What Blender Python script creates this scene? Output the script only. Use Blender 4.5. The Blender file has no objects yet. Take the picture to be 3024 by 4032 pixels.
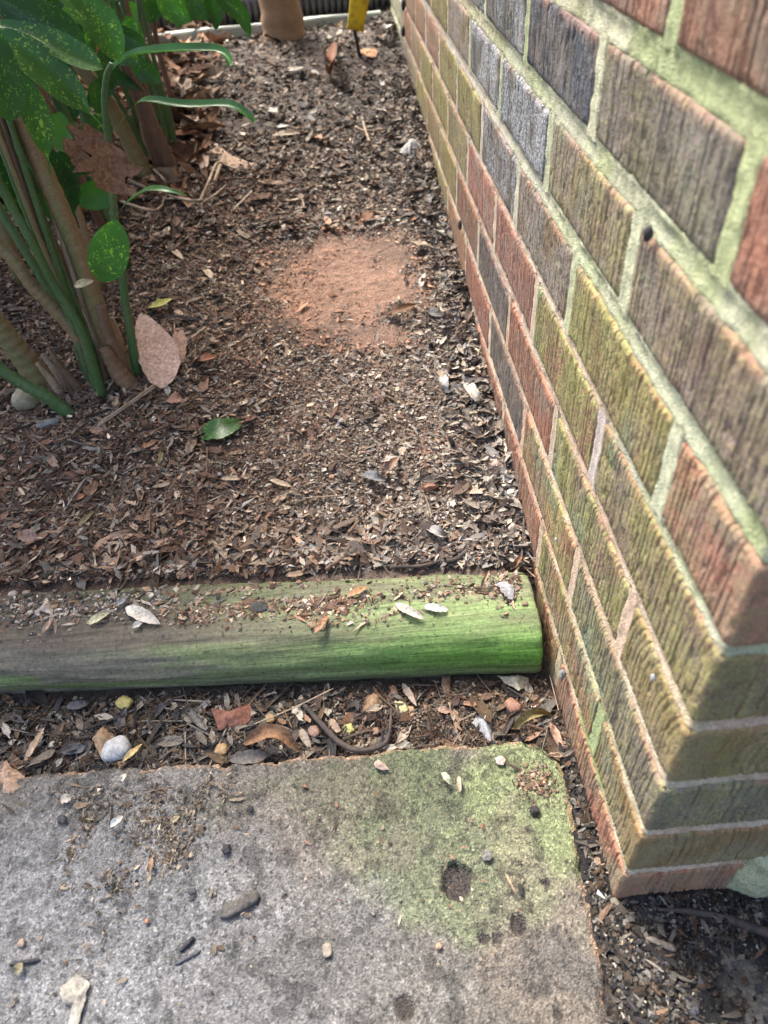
import bpy, math, random
import numpy as np
from mathutils import Vector
random.seed(7); rng = np.random.default_rng(11)
C = bpy.context.scene.collection
R = math.radians

# ------------------------------------------------------------------ camera, world, sun
CAM = np.array([-0.15418, -0.19113, 0.56018]); YAW, PIT, ROLL, FPX = -0.00747, 0.75469, -0.0826, 2845.08
_f = np.array([-math.sin(YAW)*math.cos(PIT), math.cos(YAW)*math.cos(PIT), -math.sin(PIT)])
_r0 = np.array([math.cos(YAW), math.sin(YAW), 0.0]); _u0 = np.cross(_r0, _f)
_r = math.cos(ROLL)*_r0 + math.sin(ROLL)*_u0; _u = -math.sin(ROLL)*_r0 + math.cos(ROLL)*_u0
cam_data = bpy.data.cameras.new('camera'); cam = bpy.data.objects.new('camera', cam_data); C.objects.link(cam)
from mathutils import Matrix
M = Matrix(((_r[0], _u[0], -_f[0], CAM[0]), (_r[1], _u[1], -_f[1], CAM[1]), (_r[2], _u[2], -_f[2], CAM[2]), (0, 0, 0, 1)))
cam.matrix_world = M
cam_data.sensor_fit = 'VERTICAL'; cam_data.sensor_height = 36; cam_data.sensor_width = 27
cam_data.lens = FPX/4032*36
cam_data.clip_start = 0.01; cam_data.clip_end = 200
cam_data.dof.use_dof = True; cam_data.dof.focus_distance = 0.72; cam_data.dof.aperture_fstop = 7.5
bpy.context.scene.camera = cam

SUN_DIR = Vector((-0.30, 0.60, 0.95)).normalized()
world = bpy.data.worlds.new("World"); bpy.context.scene.world = world; world.use_nodes = True
wn = world.node_tree; bg = wn.nodes['Background']
sky = wn.nodes.new('ShaderNodeTexSky'); sky.sky_type = 'NISHITA'; sky.sun_disc = False
sky.sun_elevation = math.asin(SUN_DIR.z); sky.sun_rotation = math.atan2(SUN_DIR.x, SUN_DIR.y)
sky.air_density = 1.0; sky.dust_density = 5.0; sky.ozone_density = 0.0
wn.links.new(sky.outputs[0], bg.inputs[0]); bg.inputs[1].default_value = 0.075
sd = bpy.data.lights.new('sun', 'SUN'); sd.energy = 1.5; sd.angle = R(20); sd.color = (1.0, 0.95, 0.88)
sun = bpy.data.objects.new('sun', sd); C.objects.link(sun); sun.rotation_euler = SUN_DIR.to_track_quat('Z', 'Y').to_euler()
vs = bpy.context.scene.view_settings
vs.view_transform = 'Standard'; vs.look = 'None'; vs.gamma = 1; vs.use_curve_mapping = False; vs.exposure = 2.8
bpy.context.scene.cycles.max_bounces = 6

# ------------------------------------------------------------------ numeric helpers
def _h(ix, iy, s):
    n = (ix*374761393 + iy*668265263 + s*974634777) & 0xffffffff
    n = ((n ^ (n >> 13))*1274126177) & 0xffffffff
    return ((n ^ (n >> 16)) & 0xffff)/65535.0
def vnoise(x, y, s=0):
    x = np.asarray(x, float); y = np.asarray(y, float)
    x, y = np.broadcast_arrays(x, y)
    ix = np.floor(x).astype(np.int64); iy = np.floor(y).astype(np.int64); fx = x-ix; fy = y-iy
    fx = fx*fx*(3-2*fx); fy = fy*fy*(3-2*fy)
    a = _h(ix, iy, s); b = _h(ix+1, iy, s); c = _h(ix, iy+1, s); d = _h(ix+1, iy+1, s)
    return (a+(b-a)*fx)*(1-fy) + (c+(d-c)*fx)*fy
def fbm(x, y, s=0, o=4):
    t = 0; a = .5; f = 1
    for k in range(o):
        t = t + a*vnoise(np.asarray(x)*f+k*17.3, np.asarray(y)*f-k*9.1, s+k); a *= .5; f *= 2
    return t/(1-.5**o)
def sstep(a, b, x): t = np.clip((x-a)/(b-a), 0, 1); return t*t*(3-2*t)

_gy = [-9, .29, .37, .50, .60, .70, .87, 1.0, 1.2, 1.5, 1.9, 2.3, 3, 6, 60]
_gz = [-.003, -.003, .008, .022, .034, .046, .066, .082, .10, .135, .165, .185, .2, .2, .2]
TC = lambda x: 0.2615 - 0.060*np.asarray(x)        # centre line of the timber
def ground_h(x, y):
    x = np.asarray(x, float); y = np.asarray(y, float)
    yy = y + 0.06*x
    bed = np.interp(yy, _gy, _gz) - .003
    bed = bed + .012*(fbm(x*5, y*5, 3, 3)-.5)*sstep(.3, .5, yy)
    bed = bed + .010*np.exp(-((x+.02)/.05)**2)*sstep(.3, .5, yy)*(yy < 3)
    bed = bed + .014*np.exp(-((x+.40)/.14)**2-((y-.66)/.14)**2)
    low = -.058 + .006*(fbm(x*14, y*14, 5, 3)-.5)
    t = sstep(.235, .275, yy)
    h = low*(1-t) + bed*t
    h = np.where((x > -.03) & (yy < .34), np.minimum(h, low + sstep(.24, .36, y)*.07), h)
    h = np.where(x > -.05, h*(1-sstep(-.045, -.025, x)*(1-sstep(.10, .16, y)))+(-.0495+.004*(fbm(x*40, y*40, 6, 2)-.5))*sstep(-.045, -.025, x)*(1-sstep(.10, .16, y)), h)
    return h
def _ray(px, py):
    d = _f*FPX + _r*(px-1512) - _u*(py-2016); return d/np.linalg.norm(d)
def at_z(px, py, z): d = _ray(px, py); return CAM + d*((z-CAM[2])/d[2])
def at_y(px, py, Y, k=0.0):                         # on a plane y = Y + k*z
    d = _ray(px, py); t = (Y + k*CAM[2] - CAM[1])/(d[1]-k*d[2]); return CAM + d*t
def at_g(px, py, lift=0.0):
    z = 0.0; p = None
    for _ in range(25):
        p = at_z(px, py, z); z = .5*z + .5*(float(ground_h(p[0], p[1]))+lift)
    return p

# ------------------------------------------------------------------ object helpers
def tag(o, label=None, cat=None, group=None, kind=None):
    if label: o['label'] = label
    if cat: o['category'] = cat
    if group: o['group'] = group
    if kind: o['kind'] = kind
    return o
def thing(name, label, cat, loc=(0, 0, 0), group=None):
    o = bpy.data.objects.new(name, None); C.objects.link(o); o.location = loc; o.empty_display_size = .05
    return tag(o, label, cat, group)
def mesh_obj(name, verts, faces, mat, parent=None, smooth=True, cols=None):
    me = bpy.data.meshes.new(name)
    verts = np.asarray(verts, np.float32)
    if isinstance(faces, np.ndarray):
        k = faces.shape[1]; nf = len(faces)
        me.vertices.add(len(verts)); me.vertices.foreach_set('co', verts.ravel())
        me.loops.add(nf*k); me.loops.foreach_set('vertex_index', faces.astype(np.int32).ravel())
        me.polygons.add(nf); me.polygons.foreach_set('loop_start', np.arange(0, nf*k, k, dtype=np.int32))
        try: me.polygons.foreach_set('loop_total', np.full(nf, k, dtype=np.int32))
        except Exception: pass
        me.update(calc_edges=True); me.validate()
    else:
        me.from_pydata([tuple(map(float, v)) for v in verts], [], [tuple(map(int, f)) for f in faces]); me.update()
    me.polygons.foreach_set('use_smooth', np.full(len(me.polygons), smooth))
    if cols is not None:
        a = me.color_attributes.new('tint', 'FLOAT_COLOR', 'POINT')
        c = np.ones((len(verts), 4), np.float32); c[:, :cols.shape[1]] = cols
        a.data.foreach_set('color', c.ravel())
    if mat: me.materials.append(mat)
    o = bpy.data.objects.new(name, me); C.objects.link(o)
    if parent: o.parent = parent
    return o
def reloc(o, p):                                    # move a mesh's origin to p, geometry stays
    p = np.array(p, float); n = len(o.data.vertices); a = np.empty(n*3, np.float32); o.data.vertices.foreach_get('co', a)
    a = a.reshape(-1, 3) - p.astype(np.float32); o.data.vertices.foreach_set('co', a.ravel()); o.data.update(); o.location = p
    return o
def grid_faces(nu, nv, closed=False):
    i = np.arange(nu if closed else nu-1)[:, None]; j = np.arange(nv-1)[None, :]
    a = i*nv+j; b = ((i+1) % nu)*nv+j
    return np.stack([a, b, b+1, a+1], -1).reshape(-1, 4)

# ------------------------------------------------------------------ material helpers
class NT:
    def __init__(s, name, rough=.8, spec=.3):
        s.m = bpy.data.materials.new(name); s.m.use_nodes = True; s.n = s.m.node_tree.nodes; s.l = s.m.node_tree.links
        s.b = s.n['Principled BSDF']; s.b.inputs['Roughness'].default_value = rough; s.b.inputs['Specular IOR Level'].default_value = spec
        s.geo = s.n.new('ShaderNodeNewGeometry'); s.tc = s.n.new('ShaderNodeTexCoord')
    def put(s, sock, v):
        if isinstance(v, bpy.types.NodeSocket): s.l.new(v, sock)
        else: sock.default_value = (v if not isinstance(v, tuple) or len(v) != 3 or sock.type != 'RGBA' else v+(1,))
    def world(s): return s.geo.outputs['Position']
    def obj(s): return s.tc.outputs['Object']
    def mapv(s, v, scale=(1, 1, 1), loc=(0, 0, 0)):
        n = s.n.new('ShaderNodeMapping'); s.l.new(v, n.inputs[0]); n.inputs['Scale'].default_value = scale; n.inputs['Location'].default_value = loc; return n.outputs[0]
    def noise(s, v, scale, detail=4, rough=.55, dist=0):
        n = s.n.new('ShaderNodeTexNoise'); s.l.new(v, n.inputs['Vector']); n.inputs['Scale'].default_value = scale
        n.inputs['Detail'].default_value = detail; n.inputs['Roughness'].default_value = rough; n.inputs['Distortion'].default_value = dist; return n.outputs['Fac']
    def vor(s, v, scale, feat='F1', out='Distance', rand=1):
        n = s.n.new('ShaderNodeTexVoronoi'); n.feature = feat; s.l.new(v, n.inputs['Vector']); n.inputs['Scale'].default_value = scale; n.inputs['Randomness'].default_value = rand; return n.outputs[out]
    def ramp(s, f, stops, interp='LINEAR'):
        n = s.n.new('ShaderNodeValToRGB'); s.l.new(f, n.inputs[0]); e = n.color_ramp.elements; n.color_ramp.interpolation = interp
        while len(e) < len(stops): e.new(.5)
        for k, (p, c) in enumerate(stops):
            e[k].position = p; e[k].color = (c, c, c, 1) if not isinstance(c, tuple) else c+(1,)
        return n.outputs[0]
    def mix(s, f, a, b, mode='MIX'):
        n = s.n.new('ShaderNodeMix'); n.data_type = 'RGBA'; n.blend_type = mode
        s.put(n.inputs[0], f); s.put(n.inputs[6], a); s.put(n.inputs[7], b); return n.outputs[2]
    def math(s, op, a, b=None, clamp=False):
        n = s.n.new('ShaderNodeMath'); n.operation = op; n.use_clamp = clamp; s.put(n.inputs[0], a)
        if b is not None: s.put(n.inputs[1], b)
        return n.outputs[0]
    def attr(s, name='tint'):
        n = s.n.new('ShaderNodeVertexColor'); n.layer_name = name; s._al = n.outputs['Alpha']; return n.outputs['Color']
    def info(s): n = s.n.new('ShaderNodeObjectInfo'); return n
    def color(s, v): s.put(s.b.inputs['Base Color'], v); return s
    def rough(s, v): s.put(s.b.inputs['Roughness'], v); return s
    def bump(s, h, strength=.5, dist=.001):
        n = s.n.new('ShaderNodeBump'); s.l.new(h, n.inputs['Height']); n.inputs['Strength'].default_value = strength; n.inputs['Distance'].default_value = dist
        s.l.new(n.outputs[0], s.b.inputs['Normal']); return s
    def combine(s, x, y, z):
        n = s.n.new('ShaderNodeCombineXYZ'); s.put(n.inputs[0], x); s.put(n.inputs[1], y); s.put(n.inputs[2], z); return n.outputs[0]
    def sep(s, v): n = s.n.new('ShaderNodeSeparateXYZ'); s.l.new(v, n.inputs[0]); return n.outputs

# tinted materials (colour attribute = the thing's own colour; the slab's also holds a painted sky sheen)
t = NT('soil_earth', .9, .25); w = t.world(); c = t.attr()
n1 = t.noise(w, 420, 5, .65); n2 = t.noise(w, 90, 4, .6); n3 = t.noise(w, 1400, 2)
c = t.mix(1, c, t.ramp(n1, [(.3, .45), (.5, .95), (.72, 1.6)]), 'MULTIPLY'); c = t.mix(1, c, t.ramp(n2, [(.3, .6), (.7, 1.3)]), 'MULTIPLY')
t.color(c).bump(t.math('ADD', t.math('MULTIPLY', n1, 1.0), t.math('MULTIPLY', n2, 2.0)), .9, .004); MAT_SOIL = t.m

t = NT('dry_litter', .85, .2); w = t.world(); c = t.attr(); n1 = t.noise(w, 700, 3, .6)
c = t.mix(1, c, t.ramp(n1, [(.3, .62), (.7, 1.3)]), 'MULTIPLY'); t.color(c).bump(n1, .4, .0006); MAT_LITTER = t.m

t = NT('slab_concrete', .7, .4); w = t.world(); c = t.attr()
n1 = t.noise(w, 520, 4, .7); n2 = t.noise(w, 140, 4, .6); v1 = t.vor(w, 620)
c = t.mix(1, c, t.ramp(n1, [(.32, .45), (.5, .95), (.68, 1.65)]), 'MULTIPLY'); c = t.mix(1, c, t.ramp(n2, [(.3, .75), (.7, 1.22)]), 'MULTIPLY')
vc = t.vor(w, 430, 'F1', 'Color'); c = t.mix(t.ramp(t.sep(vc)[0], [(.80, 0.0), (.84, .7)]), c, t.mix(1, c, (1.6, 1.6, 1.6), 'MULTIPLY')); c = t.mix(t.ramp(t.sep(vc)[1], [(.80, 0.0), (.84, .7)]), c, t.mix(1, c, (.35, .35, .36), 'MULTIPLY'))
t.color(c).rough(t.ramp(n2, [(.35, .30), (.65, .60)])).bump(t.math('ADD', n1, t.math('MULTIPLY', v1, .8)), .75, .0020); MAT_SLAB = t.m

# brick: object colour = body colour, object alpha = amount of algae
t = NT('wirecut_brick', .85, .22); w = t.world(); oi = t.info(); sp = t.sep(w)
along = t.math('ADD', sp[0], sp[1])
gv = t.combine(t.math('MULTIPLY', along, 560), t.math('MULTIPLY', sp[2], 60), 0)
gn = t.noise(gv, 1, 4, .6); n1 = t.noise(w, 900, 4, .65); n2 = t.noise(w, 60, 4, .6); n3 = t.noise(w, 330, 3, .6)
c = t.mix(1, oi.outputs['Color'], t.ramp(n2, [(.25, .95), (.75, 1.6)]), 'MULTIPLY')
c = t.mix(t.ramp(t.noise(w, 24, 4, .6), [(.40, 0.), (.66, .75)]), c, (.20, .165, .135))
c = t.mix(1, c, t.ramp(n1, [(.3, .5), (.7, 1.5)]), 'MULTIPLY')
dep = t.attr('tint')                               # r: groove depth, g: raised lip
dsep = t.sep(dep)
lipc = t.mix(.5, (.36, .17, .11), t.mix(1, oi.outputs['Color'], (1.6, 1.5, 1.4), 'MULTIPLY'))
alg_f = t.math('MULTIPLY', t.ramp(t.math('ADD', t.math('MULTIPLY', t.noise(w, 17, 5, .62), .62), t.math('MULTIPLY', n3, .85)), [(.60, 0.0), (.80, 1.0)]), 1.0)
alg_f = t.math('MULTIPLY', t.math('ADD', t.math('MULTIPLY', alg_f, 1.0), -.15), t.math('MULTIPLY', oi.outputs['Alpha'], 1.25), True)
alg_f = t.math('MULTIPLY', alg_f, t.math('SUBTRACT', 1.0, t.math('MULTIPLY', dsep[0], .75)), True)
algc = t.mix(t.ramp(t.noise(w, 28, 3), [(.4, 0.), (.62, 1.)]), (.20, .195, .075), (.30, .29, .12))
algc = t.mix(t.ramp(t.noise(w, 11, 2), [(.56, 0.), (.66, 1.)]), algc, (.20, .26, .14))
algc = t.mix(1, algc, t.ramp(n1, [(.3, .45), (.7, 1.6)]), 'MULTIPLY')
c = t.mix(t.math('MULTIPLY', dsep[1], .8, True), c, lipc)
c = t.mix(alg_f, c, algc)
c = t.mix(t.math('MULTIPLY', dsep[2], t.ramp(t.noise(w, 520, 3, .6), [(.44, .05), (.56, 1.0)]), True), c, t.mix(n1, (.28, .29, .31), (.55, .57, .60)))
t.color(c).bump(t.math('ADD', t.math('MULTIPLY', n1, .6), t.math('MULTIPLY', n3, 1.2)), .8, .0016); MAT_BRICK = t.m

t = NT('sandy_mortar', .92, .15); w = t.world(); c = t.attr(); n1 = t.noise(w, 800, 3, .7); n2 = t.noise(w, 120, 4, .6); v = t.vor(w, 900)
c = t.mix(1, c, t.ramp(n1, [(.3, .62), (.5, 1.0), (.7, 1.38)]), 'MULTIPLY'); c = t.mix(1, c, t.ramp(n2, [(.3, .8), (.7, 1.15)]), 'MULTIPLY')
t.color(c).bump(t.math('ADD', n1, v), .8, .0014); MAT_MORTAR = t.m

# timber
t = NT('weathered_timber', .75, .25); w = t.obj(); c = t.attr()
gr = t.noise(t.mapv(w, (9, 240, 240)), 1, 5, .65, .6); g2 = t.noise(t.mapv(w, (4, 60, 60)), 1, 3, .6, 1.2); n1 = t.noise(w, 260, 4, .7)
c = t.mix(1, c, t.ramp(gr, [(.28, .50), (.45, .92), (.7, 1.35)]), 'MULTIPLY'); c = t.mix(1, c, t.ramp(g2, [(.3, .78), (.7, 1.2)]), 'MULTIPLY')
c = t.mix(t.ramp(t.vor(w, 130), [(.10, .8), (.17, 0.)]), c, (.05, .05, .03))
c = t.mix(1, c, t.ramp(n1, [(.3, .7), (.7, 1.3)]), 'MULTIPLY')
t.color(c).bump(t.math('ADD', gr, t.math('MULTIPLY', n1, .5)), .7, .0016); MAT_TIMBER = t.m

def leaf_mat(name, base, spots=None, dens=.2, trans=.22, rough=.38):
    t = NT(name, rough, .45); w = t.obj(); oi = t.info()
    c = t.mix(t.ramp(t.noise(w, 25, 3), [(.3, 0.), (.7, 1.)]), tuple(x*.7 for x in base), tuple(x*1.3 for x in base))
    if spots:
        wd = t.mix(.012, w, t.n.new('ShaderNodeTexNoise').outputs['Color'], 'ADD'); d = t.vor(t.mapv(wd, (1.0, .6, 1.2)), 330); m = t.noise(w, 90, 3)
        d2 = t.vor(t.mapv(wd, (1, 1.4, .7), (3, 1, 2)), 150); f = t.math('MAXIMUM', t.math('MULTIPLY', t.ramp(d, [(dens-.06, .9), (dens+.12, 0.)]), t.ramp(m, [(.42, 0.), (.58, .9)])), t.math('MULTIPLY', t.ramp(d2, [(dens-.10, .9), (dens+.02, 0.)]), t.ramp(t.noise(w, 45, 2), [(.48, 0.), (.58, .9)]))); c = t.mix(f, c, spots)
    b2 = t.n.new('ShaderNodeBsdfTranslucent'); t.put(b2.inputs[0], t.mix(1, c, (1.6, 2.0, .8), 'MULTIPLY'))
    mx = t.n.new('ShaderNodeMixShader'); mx.inputs[0].default_value = trans; t.color(c).bump(t.noise(w, 180, 3), .25, .001)
    t.l.new(t.b.outputs[0], mx.inputs[1]); t.l.new(b2.outputs[0], mx.inputs[2]); t.l.new(mx.outputs[0], t.n['Material Output'].inputs[0]); return t.m
MAT_LEAF = leaf_mat('speckled_green_leaf', (.022, .085, .014), (.20, .32, .05), .26)
MAT_LEAFP = leaf_mat('plain_green_leaf', (.040, .125, .025), None)
MAT_LEAFD = leaf_mat('dark_green_leaf', (.012, .048, .010), (.13, .22, .03), .2)
def stem_mat(name, a, b, sc=(60, 60, 9), rough=.5, bands=False):
    t = NT(name, rough, .35); w = t.obj()
    n = t.noise(t.mapv(w, sc), 1, 4, .6); n1 = t.noise(w, 420, 3, .6)
    c = t.mix(t.ramp(n, [(.35, 0.), (.65, 1.)]), a, b); c = t.mix(1, c, t.ramp(n1, [(.3, .75), (.7, 1.25)]), 'MULTIPLY')
    t.color(c).bump(t.math('ADD', n1, n), .4, .001); return t.m
MAT_GSTEM = stem_mat('green_stem', (.040, .092, .024), (.075, .125, .05)); MAT_TSTEM = stem_mat('tan_stem', (.16, .15, .065), (.21, .13, .07))
MAT_RSTEM = stem_mat('russet_stem', (.085, .042, .028), (.13, .075, .05)); MAT_BSTEM = stem_mat('brown_bark', (.20, .125, .075), (.12, .075, .048), rough=.85)
MAT_DRY = stem_mat('dry_twig', (.36, .28, .2), (.22, .15, .1), rough=.85); MAT_DTWIG = stem_mat('dark_twig', (.075, .055, .045), (.03, .025, .022), rough=.8)
MAT_TRUNK = stem_mat('tree_bark', (.30, .19, .11), (.23, .14, .085), (14, 14, 3), .85)
def tinted(name, rough=.8, spec=.25, sc=380, lo=.6, hi=1.4, bmp=.5, bd=.001, vein=False):
    t = NT(name, rough, spec); w = t.obj(); oi = t.info(); n = t.noise(w, sc, 4, .62); n2 = t.noise(w, sc/6, 3, .6)
    c = t.mix(1, oi.outputs['Color'], t.ramp(n, [(.3, lo), (.7, hi)]), 'MULTIPLY'); c = t.mix(1, c, t.ramp(n2, [(.3, .78), (.7, 1.22)]), 'MULTIPLY')
    t.color(c).bump(t.math('ADD', n, n2), bmp, bd); return t.m
MAT_DEAD = tinted('dead_leaf', .75, .25, 260, .5, 1.4, .6, .0016); MAT_STONE = tinted('pebble', .6, .35, 420, .62, 1.3, .5, .0010)
MAT_CHAR = tinted('charcoal_bit', .8, .3, 300, .5, 1.6, .8, .002)
t = NT('pipe_plastic', .45, .45); t.color((.06, .06, .066)); MAT_PIPE = t.m
t = NT('yellow_plastic', .45, .4); c = t.mix(t.ramp(t.noise(t.obj(), 90, 4), [(.4, 0.), (.7, 1.)]), (.62, .44, .01), (.30, .21, .02)); t.color(c); MAT_YELLOW = t.m
t = NT('black_plastic', .5, .4); t.color((.02, .02, .02)); MAT_BLACK = t.m
t = NT('pale_board', .8, .3); c = t.mix(t.noise(t.mapv(t.obj(), (4, 60, 60)), 1, 4), (.42, .44, .42), (.22, .25, .2)); t.color(c); MAT_BOARD = t.m

# ------------------------------------------------------------------ ground
def axis(lo, a, b, hi, step, grow=1.06):
    mid = np.arange(a, b+step/2, step); L = []; R_ = []
    s = step; v = a
    while v > lo: s *= grow; v -= s; L.append(v)
    s = step; v = b
    while v < hi: s *= grow; v += s; R_.append(v)
    return np.array(L[::-1]+list(mid)+R_)
def blob(x, y, c, rx, ry, ns=0.0, sc=18, seed=40):
    d = np.sqrt(((x-c[0])/rx)**2+((y-c[1])/ry)**2) + ns*(fbm(x*sc, y*sc, seed, 4)-.5)*2
    return 1-sstep(.6, 1.1, d)
def soil_color(x, y):
    x = np.asarray(x, float); y = np.asarray(y, float)
    bed = np.array([.105, .072, .052]); base = np.ones(x.shape+(3,))*bed
    def mixc(f, c): nonlocal base; f = np.clip(f, 0, 1)[..., None]; base = base*(1-f)+np.array(c)*f
    mixc(sstep(-.42, -.10, x)*(y > .3)*.75, (.17, .125, .10))
    mixc(sstep(1.15, 1.5, y)*.8, (.085, .072, .062))
    mixc(blob(x, y, P_CLAY, .12, .15, 1.1, 26)*.85, (.32, .19, .13))
    mixc(blob(x, y, P_CLAY2, .10, .30, .8, 18, 44)*.5, (.27, .17, .125)); mixc(sstep(.60, .72, fbm(x*13, y*13, 55, 4))*(y > .34)*(y < 1.3)*(x > -.45)*.6, (.26, .16, .115))
    mixc(blob(x, y, at_g(1650, 1720), .035, .06, .8, 40, 45)*.5, (.30, .15, .09))
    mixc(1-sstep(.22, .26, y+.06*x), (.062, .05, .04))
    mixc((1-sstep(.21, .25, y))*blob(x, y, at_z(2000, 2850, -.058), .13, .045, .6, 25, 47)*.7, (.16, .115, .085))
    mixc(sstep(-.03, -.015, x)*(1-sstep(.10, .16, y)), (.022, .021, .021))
    mixc(blob(x, y, (.095, -.10), .05, .06, .6, 30, 49)*.8, (.20, .18, .15))
    mixc(sstep(2.35, 2.6, y), (.55, .54, .50))
    mixc(sstep(2.5, 2.8, y)*sstep(-1.3, -1.8, x), (.20, .28, .12))
    return base
P_CLAY = at_g(1310, 1120); P_CLAY2 = at_g(1450, 1000)
xs = axis(-40, -.85, .14, 40, .0042, 1.05); ys = axis(-20, -.16, 1.25, 60, .0042, 1.045)
gx, gy = np.meshgrid(xs, ys, indexing='ij')
fine = (fbm(gx*160, gy*160, 8, 3)-.5)*.0045 + (fbm(gx*48, gy*48, 12, 3)-.5)*.010
fine = fine*(1-.55*blob(gx, gy, P_CLAY, .15, .17, .4, 22))
gz = ground_h(gx, gy) + fine*np.where(gy < 3, 1, .4)
gz = np.where(gx > .004, np.where(gy > .004, np.minimum(gz, -.05)*(gx < 3)*(gy < 2.3)+gz*(1-(gx < 3)*(gy < 2.3)), gz), gz)
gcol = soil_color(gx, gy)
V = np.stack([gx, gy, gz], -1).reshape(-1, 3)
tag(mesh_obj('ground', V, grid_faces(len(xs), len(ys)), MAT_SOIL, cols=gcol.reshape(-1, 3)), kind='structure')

# ------------------------------------------------------------------ concrete paving slabs
def seg_dist(px, py, poly):
    d = np.full(px.shape, 9e9); inside = np.zeros(px.shape, bool); n = len(poly)
    for k in range(n):
        ax, ay = poly[k]; bx, by = poly[(k+1) % n]
        ex, ey = bx-ax, by-ay; t_ = np.clip(((px-ax)*ex+(py-ay)*ey)/(ex*ex+ey*ey+1e-12), 0, 1)
        d = np.minimum(d, np.hypot(px-ax-t_*ex, py-ay-t_*ey))
        cond = ((ay > py) != (by > py)) & (px < (bx-ax)*(py-ay)/((by-ay)+1e-15)+ax); inside ^= cond
    return np.where(inside, d, -d)
SZ = -.045
HOLES = [(1797, 3464, 60, 1), (2040, 3637, 30, 1), (1958, 3691, 20, .8), (1907, 3691, 18, .8), (1594, 3970, 36, .8), (2197, 3990, 20, .9), (2103, 3194, 17, .9),
         (2082, 3268, 14, .8), (2056, 3503, 13, .9), (2150, 3472, 18, .8), (1837, 3229, 9, .7), (980, 3190, 12, .7), (1700, 3090, 10, .6), (650, 3250, 9, .6), (1120, 3530, 11, .5), (2230, 3390, 9, .8), (1360, 3215, 9, .8)]
def slab_color(x, y):
    base = np.ones(x.shape+(3,))*np.array([.108, .095, .077])
    def mixc(f, c): nonlocal base; f = np.clip(f, 0, 1)[..., None]; base = base*(1-f)+np.array(c)*f
    n = fbm(x*16, y*16, 60, 4)
    c = at_z(250, 4000, SZ); mixc((1-sstep(.10, .34, np.hypot(x-c[0], (y-c[1])*1.3)+.12*(n-.5)))*.85, (.165, .167, .172))  # bluish sky reflection painted into the slab colour as a paler patch
    c = at_z(1250, 3850, SZ); mixc(blob(x, y, c, .10, .05, .9, 25, 62)*.4, (.10, .092, .085))
    c = at_z(2050, 3230, SZ); mixc(blob(x, y, c, .15, .10, .75, 20, 64)*.70, (.100, .120, .060))
    c = at_z(1500, 3080, SZ); mixc(blob(x, y, c, .15, .035, .7, 22, 66)*.6, (.075, .092, .045))
    c = at_z(2120, 3150, SZ); mixc(blob(x, y, c, .06, .085, .9, 34, 67)*.60, (.175, .205, .095))
    c = at_z(2250, 3800, SZ); mixc(blob(x, y, c, .07, .10, .8, 30, 68)*.5, (.15, .122, .095))
    c = at_z(2180, 3800, SZ); mixc(blob(x, y, c, .05, .025, .9, 34, 69)*.8, (.075, .066, .058))
    c = at_z(1180, 3760, SZ); mixc(blob(x, y, c, .06, .03, .9, 34, 70)*.5, (.085, .08, .075))
    mixc(blob(x, y, at_z(1230, 3180, SZ), .10, .05, .9, 26, 72)*.5, (.13, .105, .085))
    m = fbm(x*30, y*30, 73, 5); base = base*(.72+.56*m)[..., None]; k_ = sstep(.60, .68, fbm(x*75, y*75, 74, 4))[..., None]; base = base*(1-.45*k_)
    return base
def slab(name, poly, box, z, coarse, colf, holes=()):
    xa = axis(coarse[0], box[0], box[1], coarse[1], .0017, 1.12); ya = axis(coarse[2], box[2], box[3], coarse[3], .0017, 1.12)
    X, Y = np.meshgrid(xa, ya, indexing='ij')
    wob = (fbm(X*60, Y*60, 33, 3)-.5)*.010 + (fbm(X*220, Y*220, 34, 2)-.5)*.004
    d = seg_dist(X, Y, poly) + wob
    Z = z + (fbm(X*10, Y*10, 31, 3)-.5)*.004 + (fbm(X*300, Y*300, 35, 2)-.5)*.0013
    Z = Z - .004*(1-sstep(0, .008, d)) - .05*(1-sstep(-.0035, .0005, d))
    col = colf(X, Y)
    lip = (1-sstep(.001, .007, d))*(fbm(X*40, Y*40, 37, 3) > .42); col = col*(1-lip[..., None]*.7)+np.array([.36, .23, .15])*lip[..., None]*.7
    for (hx, hy, hr, dep) in holes:
        p = at_z(hx, hy, z); r = hr/FPX*np.linalg.norm(p-CAM)
        q = np.hypot(X-p[0], (Y-p[1])*.85)/r + (fbm((X-p[0])*160+50, (Y-p[1])*160+50, int(hx), 3)-.5)*.55
        m = 1-sstep(.75, 1.05, q); Z = Z - m*r*.45*dep + m*(fbm(X*500, Y*500, 39, 2)-.5)*.002; m = m[..., None]; col = col*(1-m)+np.array([.035, .028, .024])*m
    F = grid_faces(len(xa), len(ya)); V = np.stack([X, Y, Z], -1).reshape(-1, 3)
    keep = (d.reshape(-1)[F] > -.012).any(1); F = F[keep]
    used = np.unique(F); mp = np.zeros(len(V), np.int64); mp[used] = np.arange(len(used))
    return tag(mesh_obj(name, V[used], mp[F], MAT_SLAB, cols=col.reshape(-1, 3)[used]), kind='structure')
edge = [at_z(a, b, SZ)[:2] for a, b in [(0, 3052), (300, 3032), (510, 3012), (760, 3005), (1000, 2992), (1200, 2975), (1400, 2958), (1560, 2945), (1700, 2932), (1900, 2925), (2050, 2915), (2130, 2930), (2205, 2985), (2240, 3060), (2256, 3180), (2272, 3270), (2292, 3350), (2303, 3440), (2330, 3560), (2338, 3650), (2372, 3750), (2395, 3850), (2390, 4032)]]
P1 = [(-2.6, edge[0][1]+.12)]+[tuple(e) for e in edge]+[(-.035, -.3), (-.03, -1.4), (-2.6, -1.4)]
slab('pavement', P1, (-.56, -.008, -.135, .16), SZ, (-2.7, 0, -1.5, .3), slab_color, HOLES)
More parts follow.
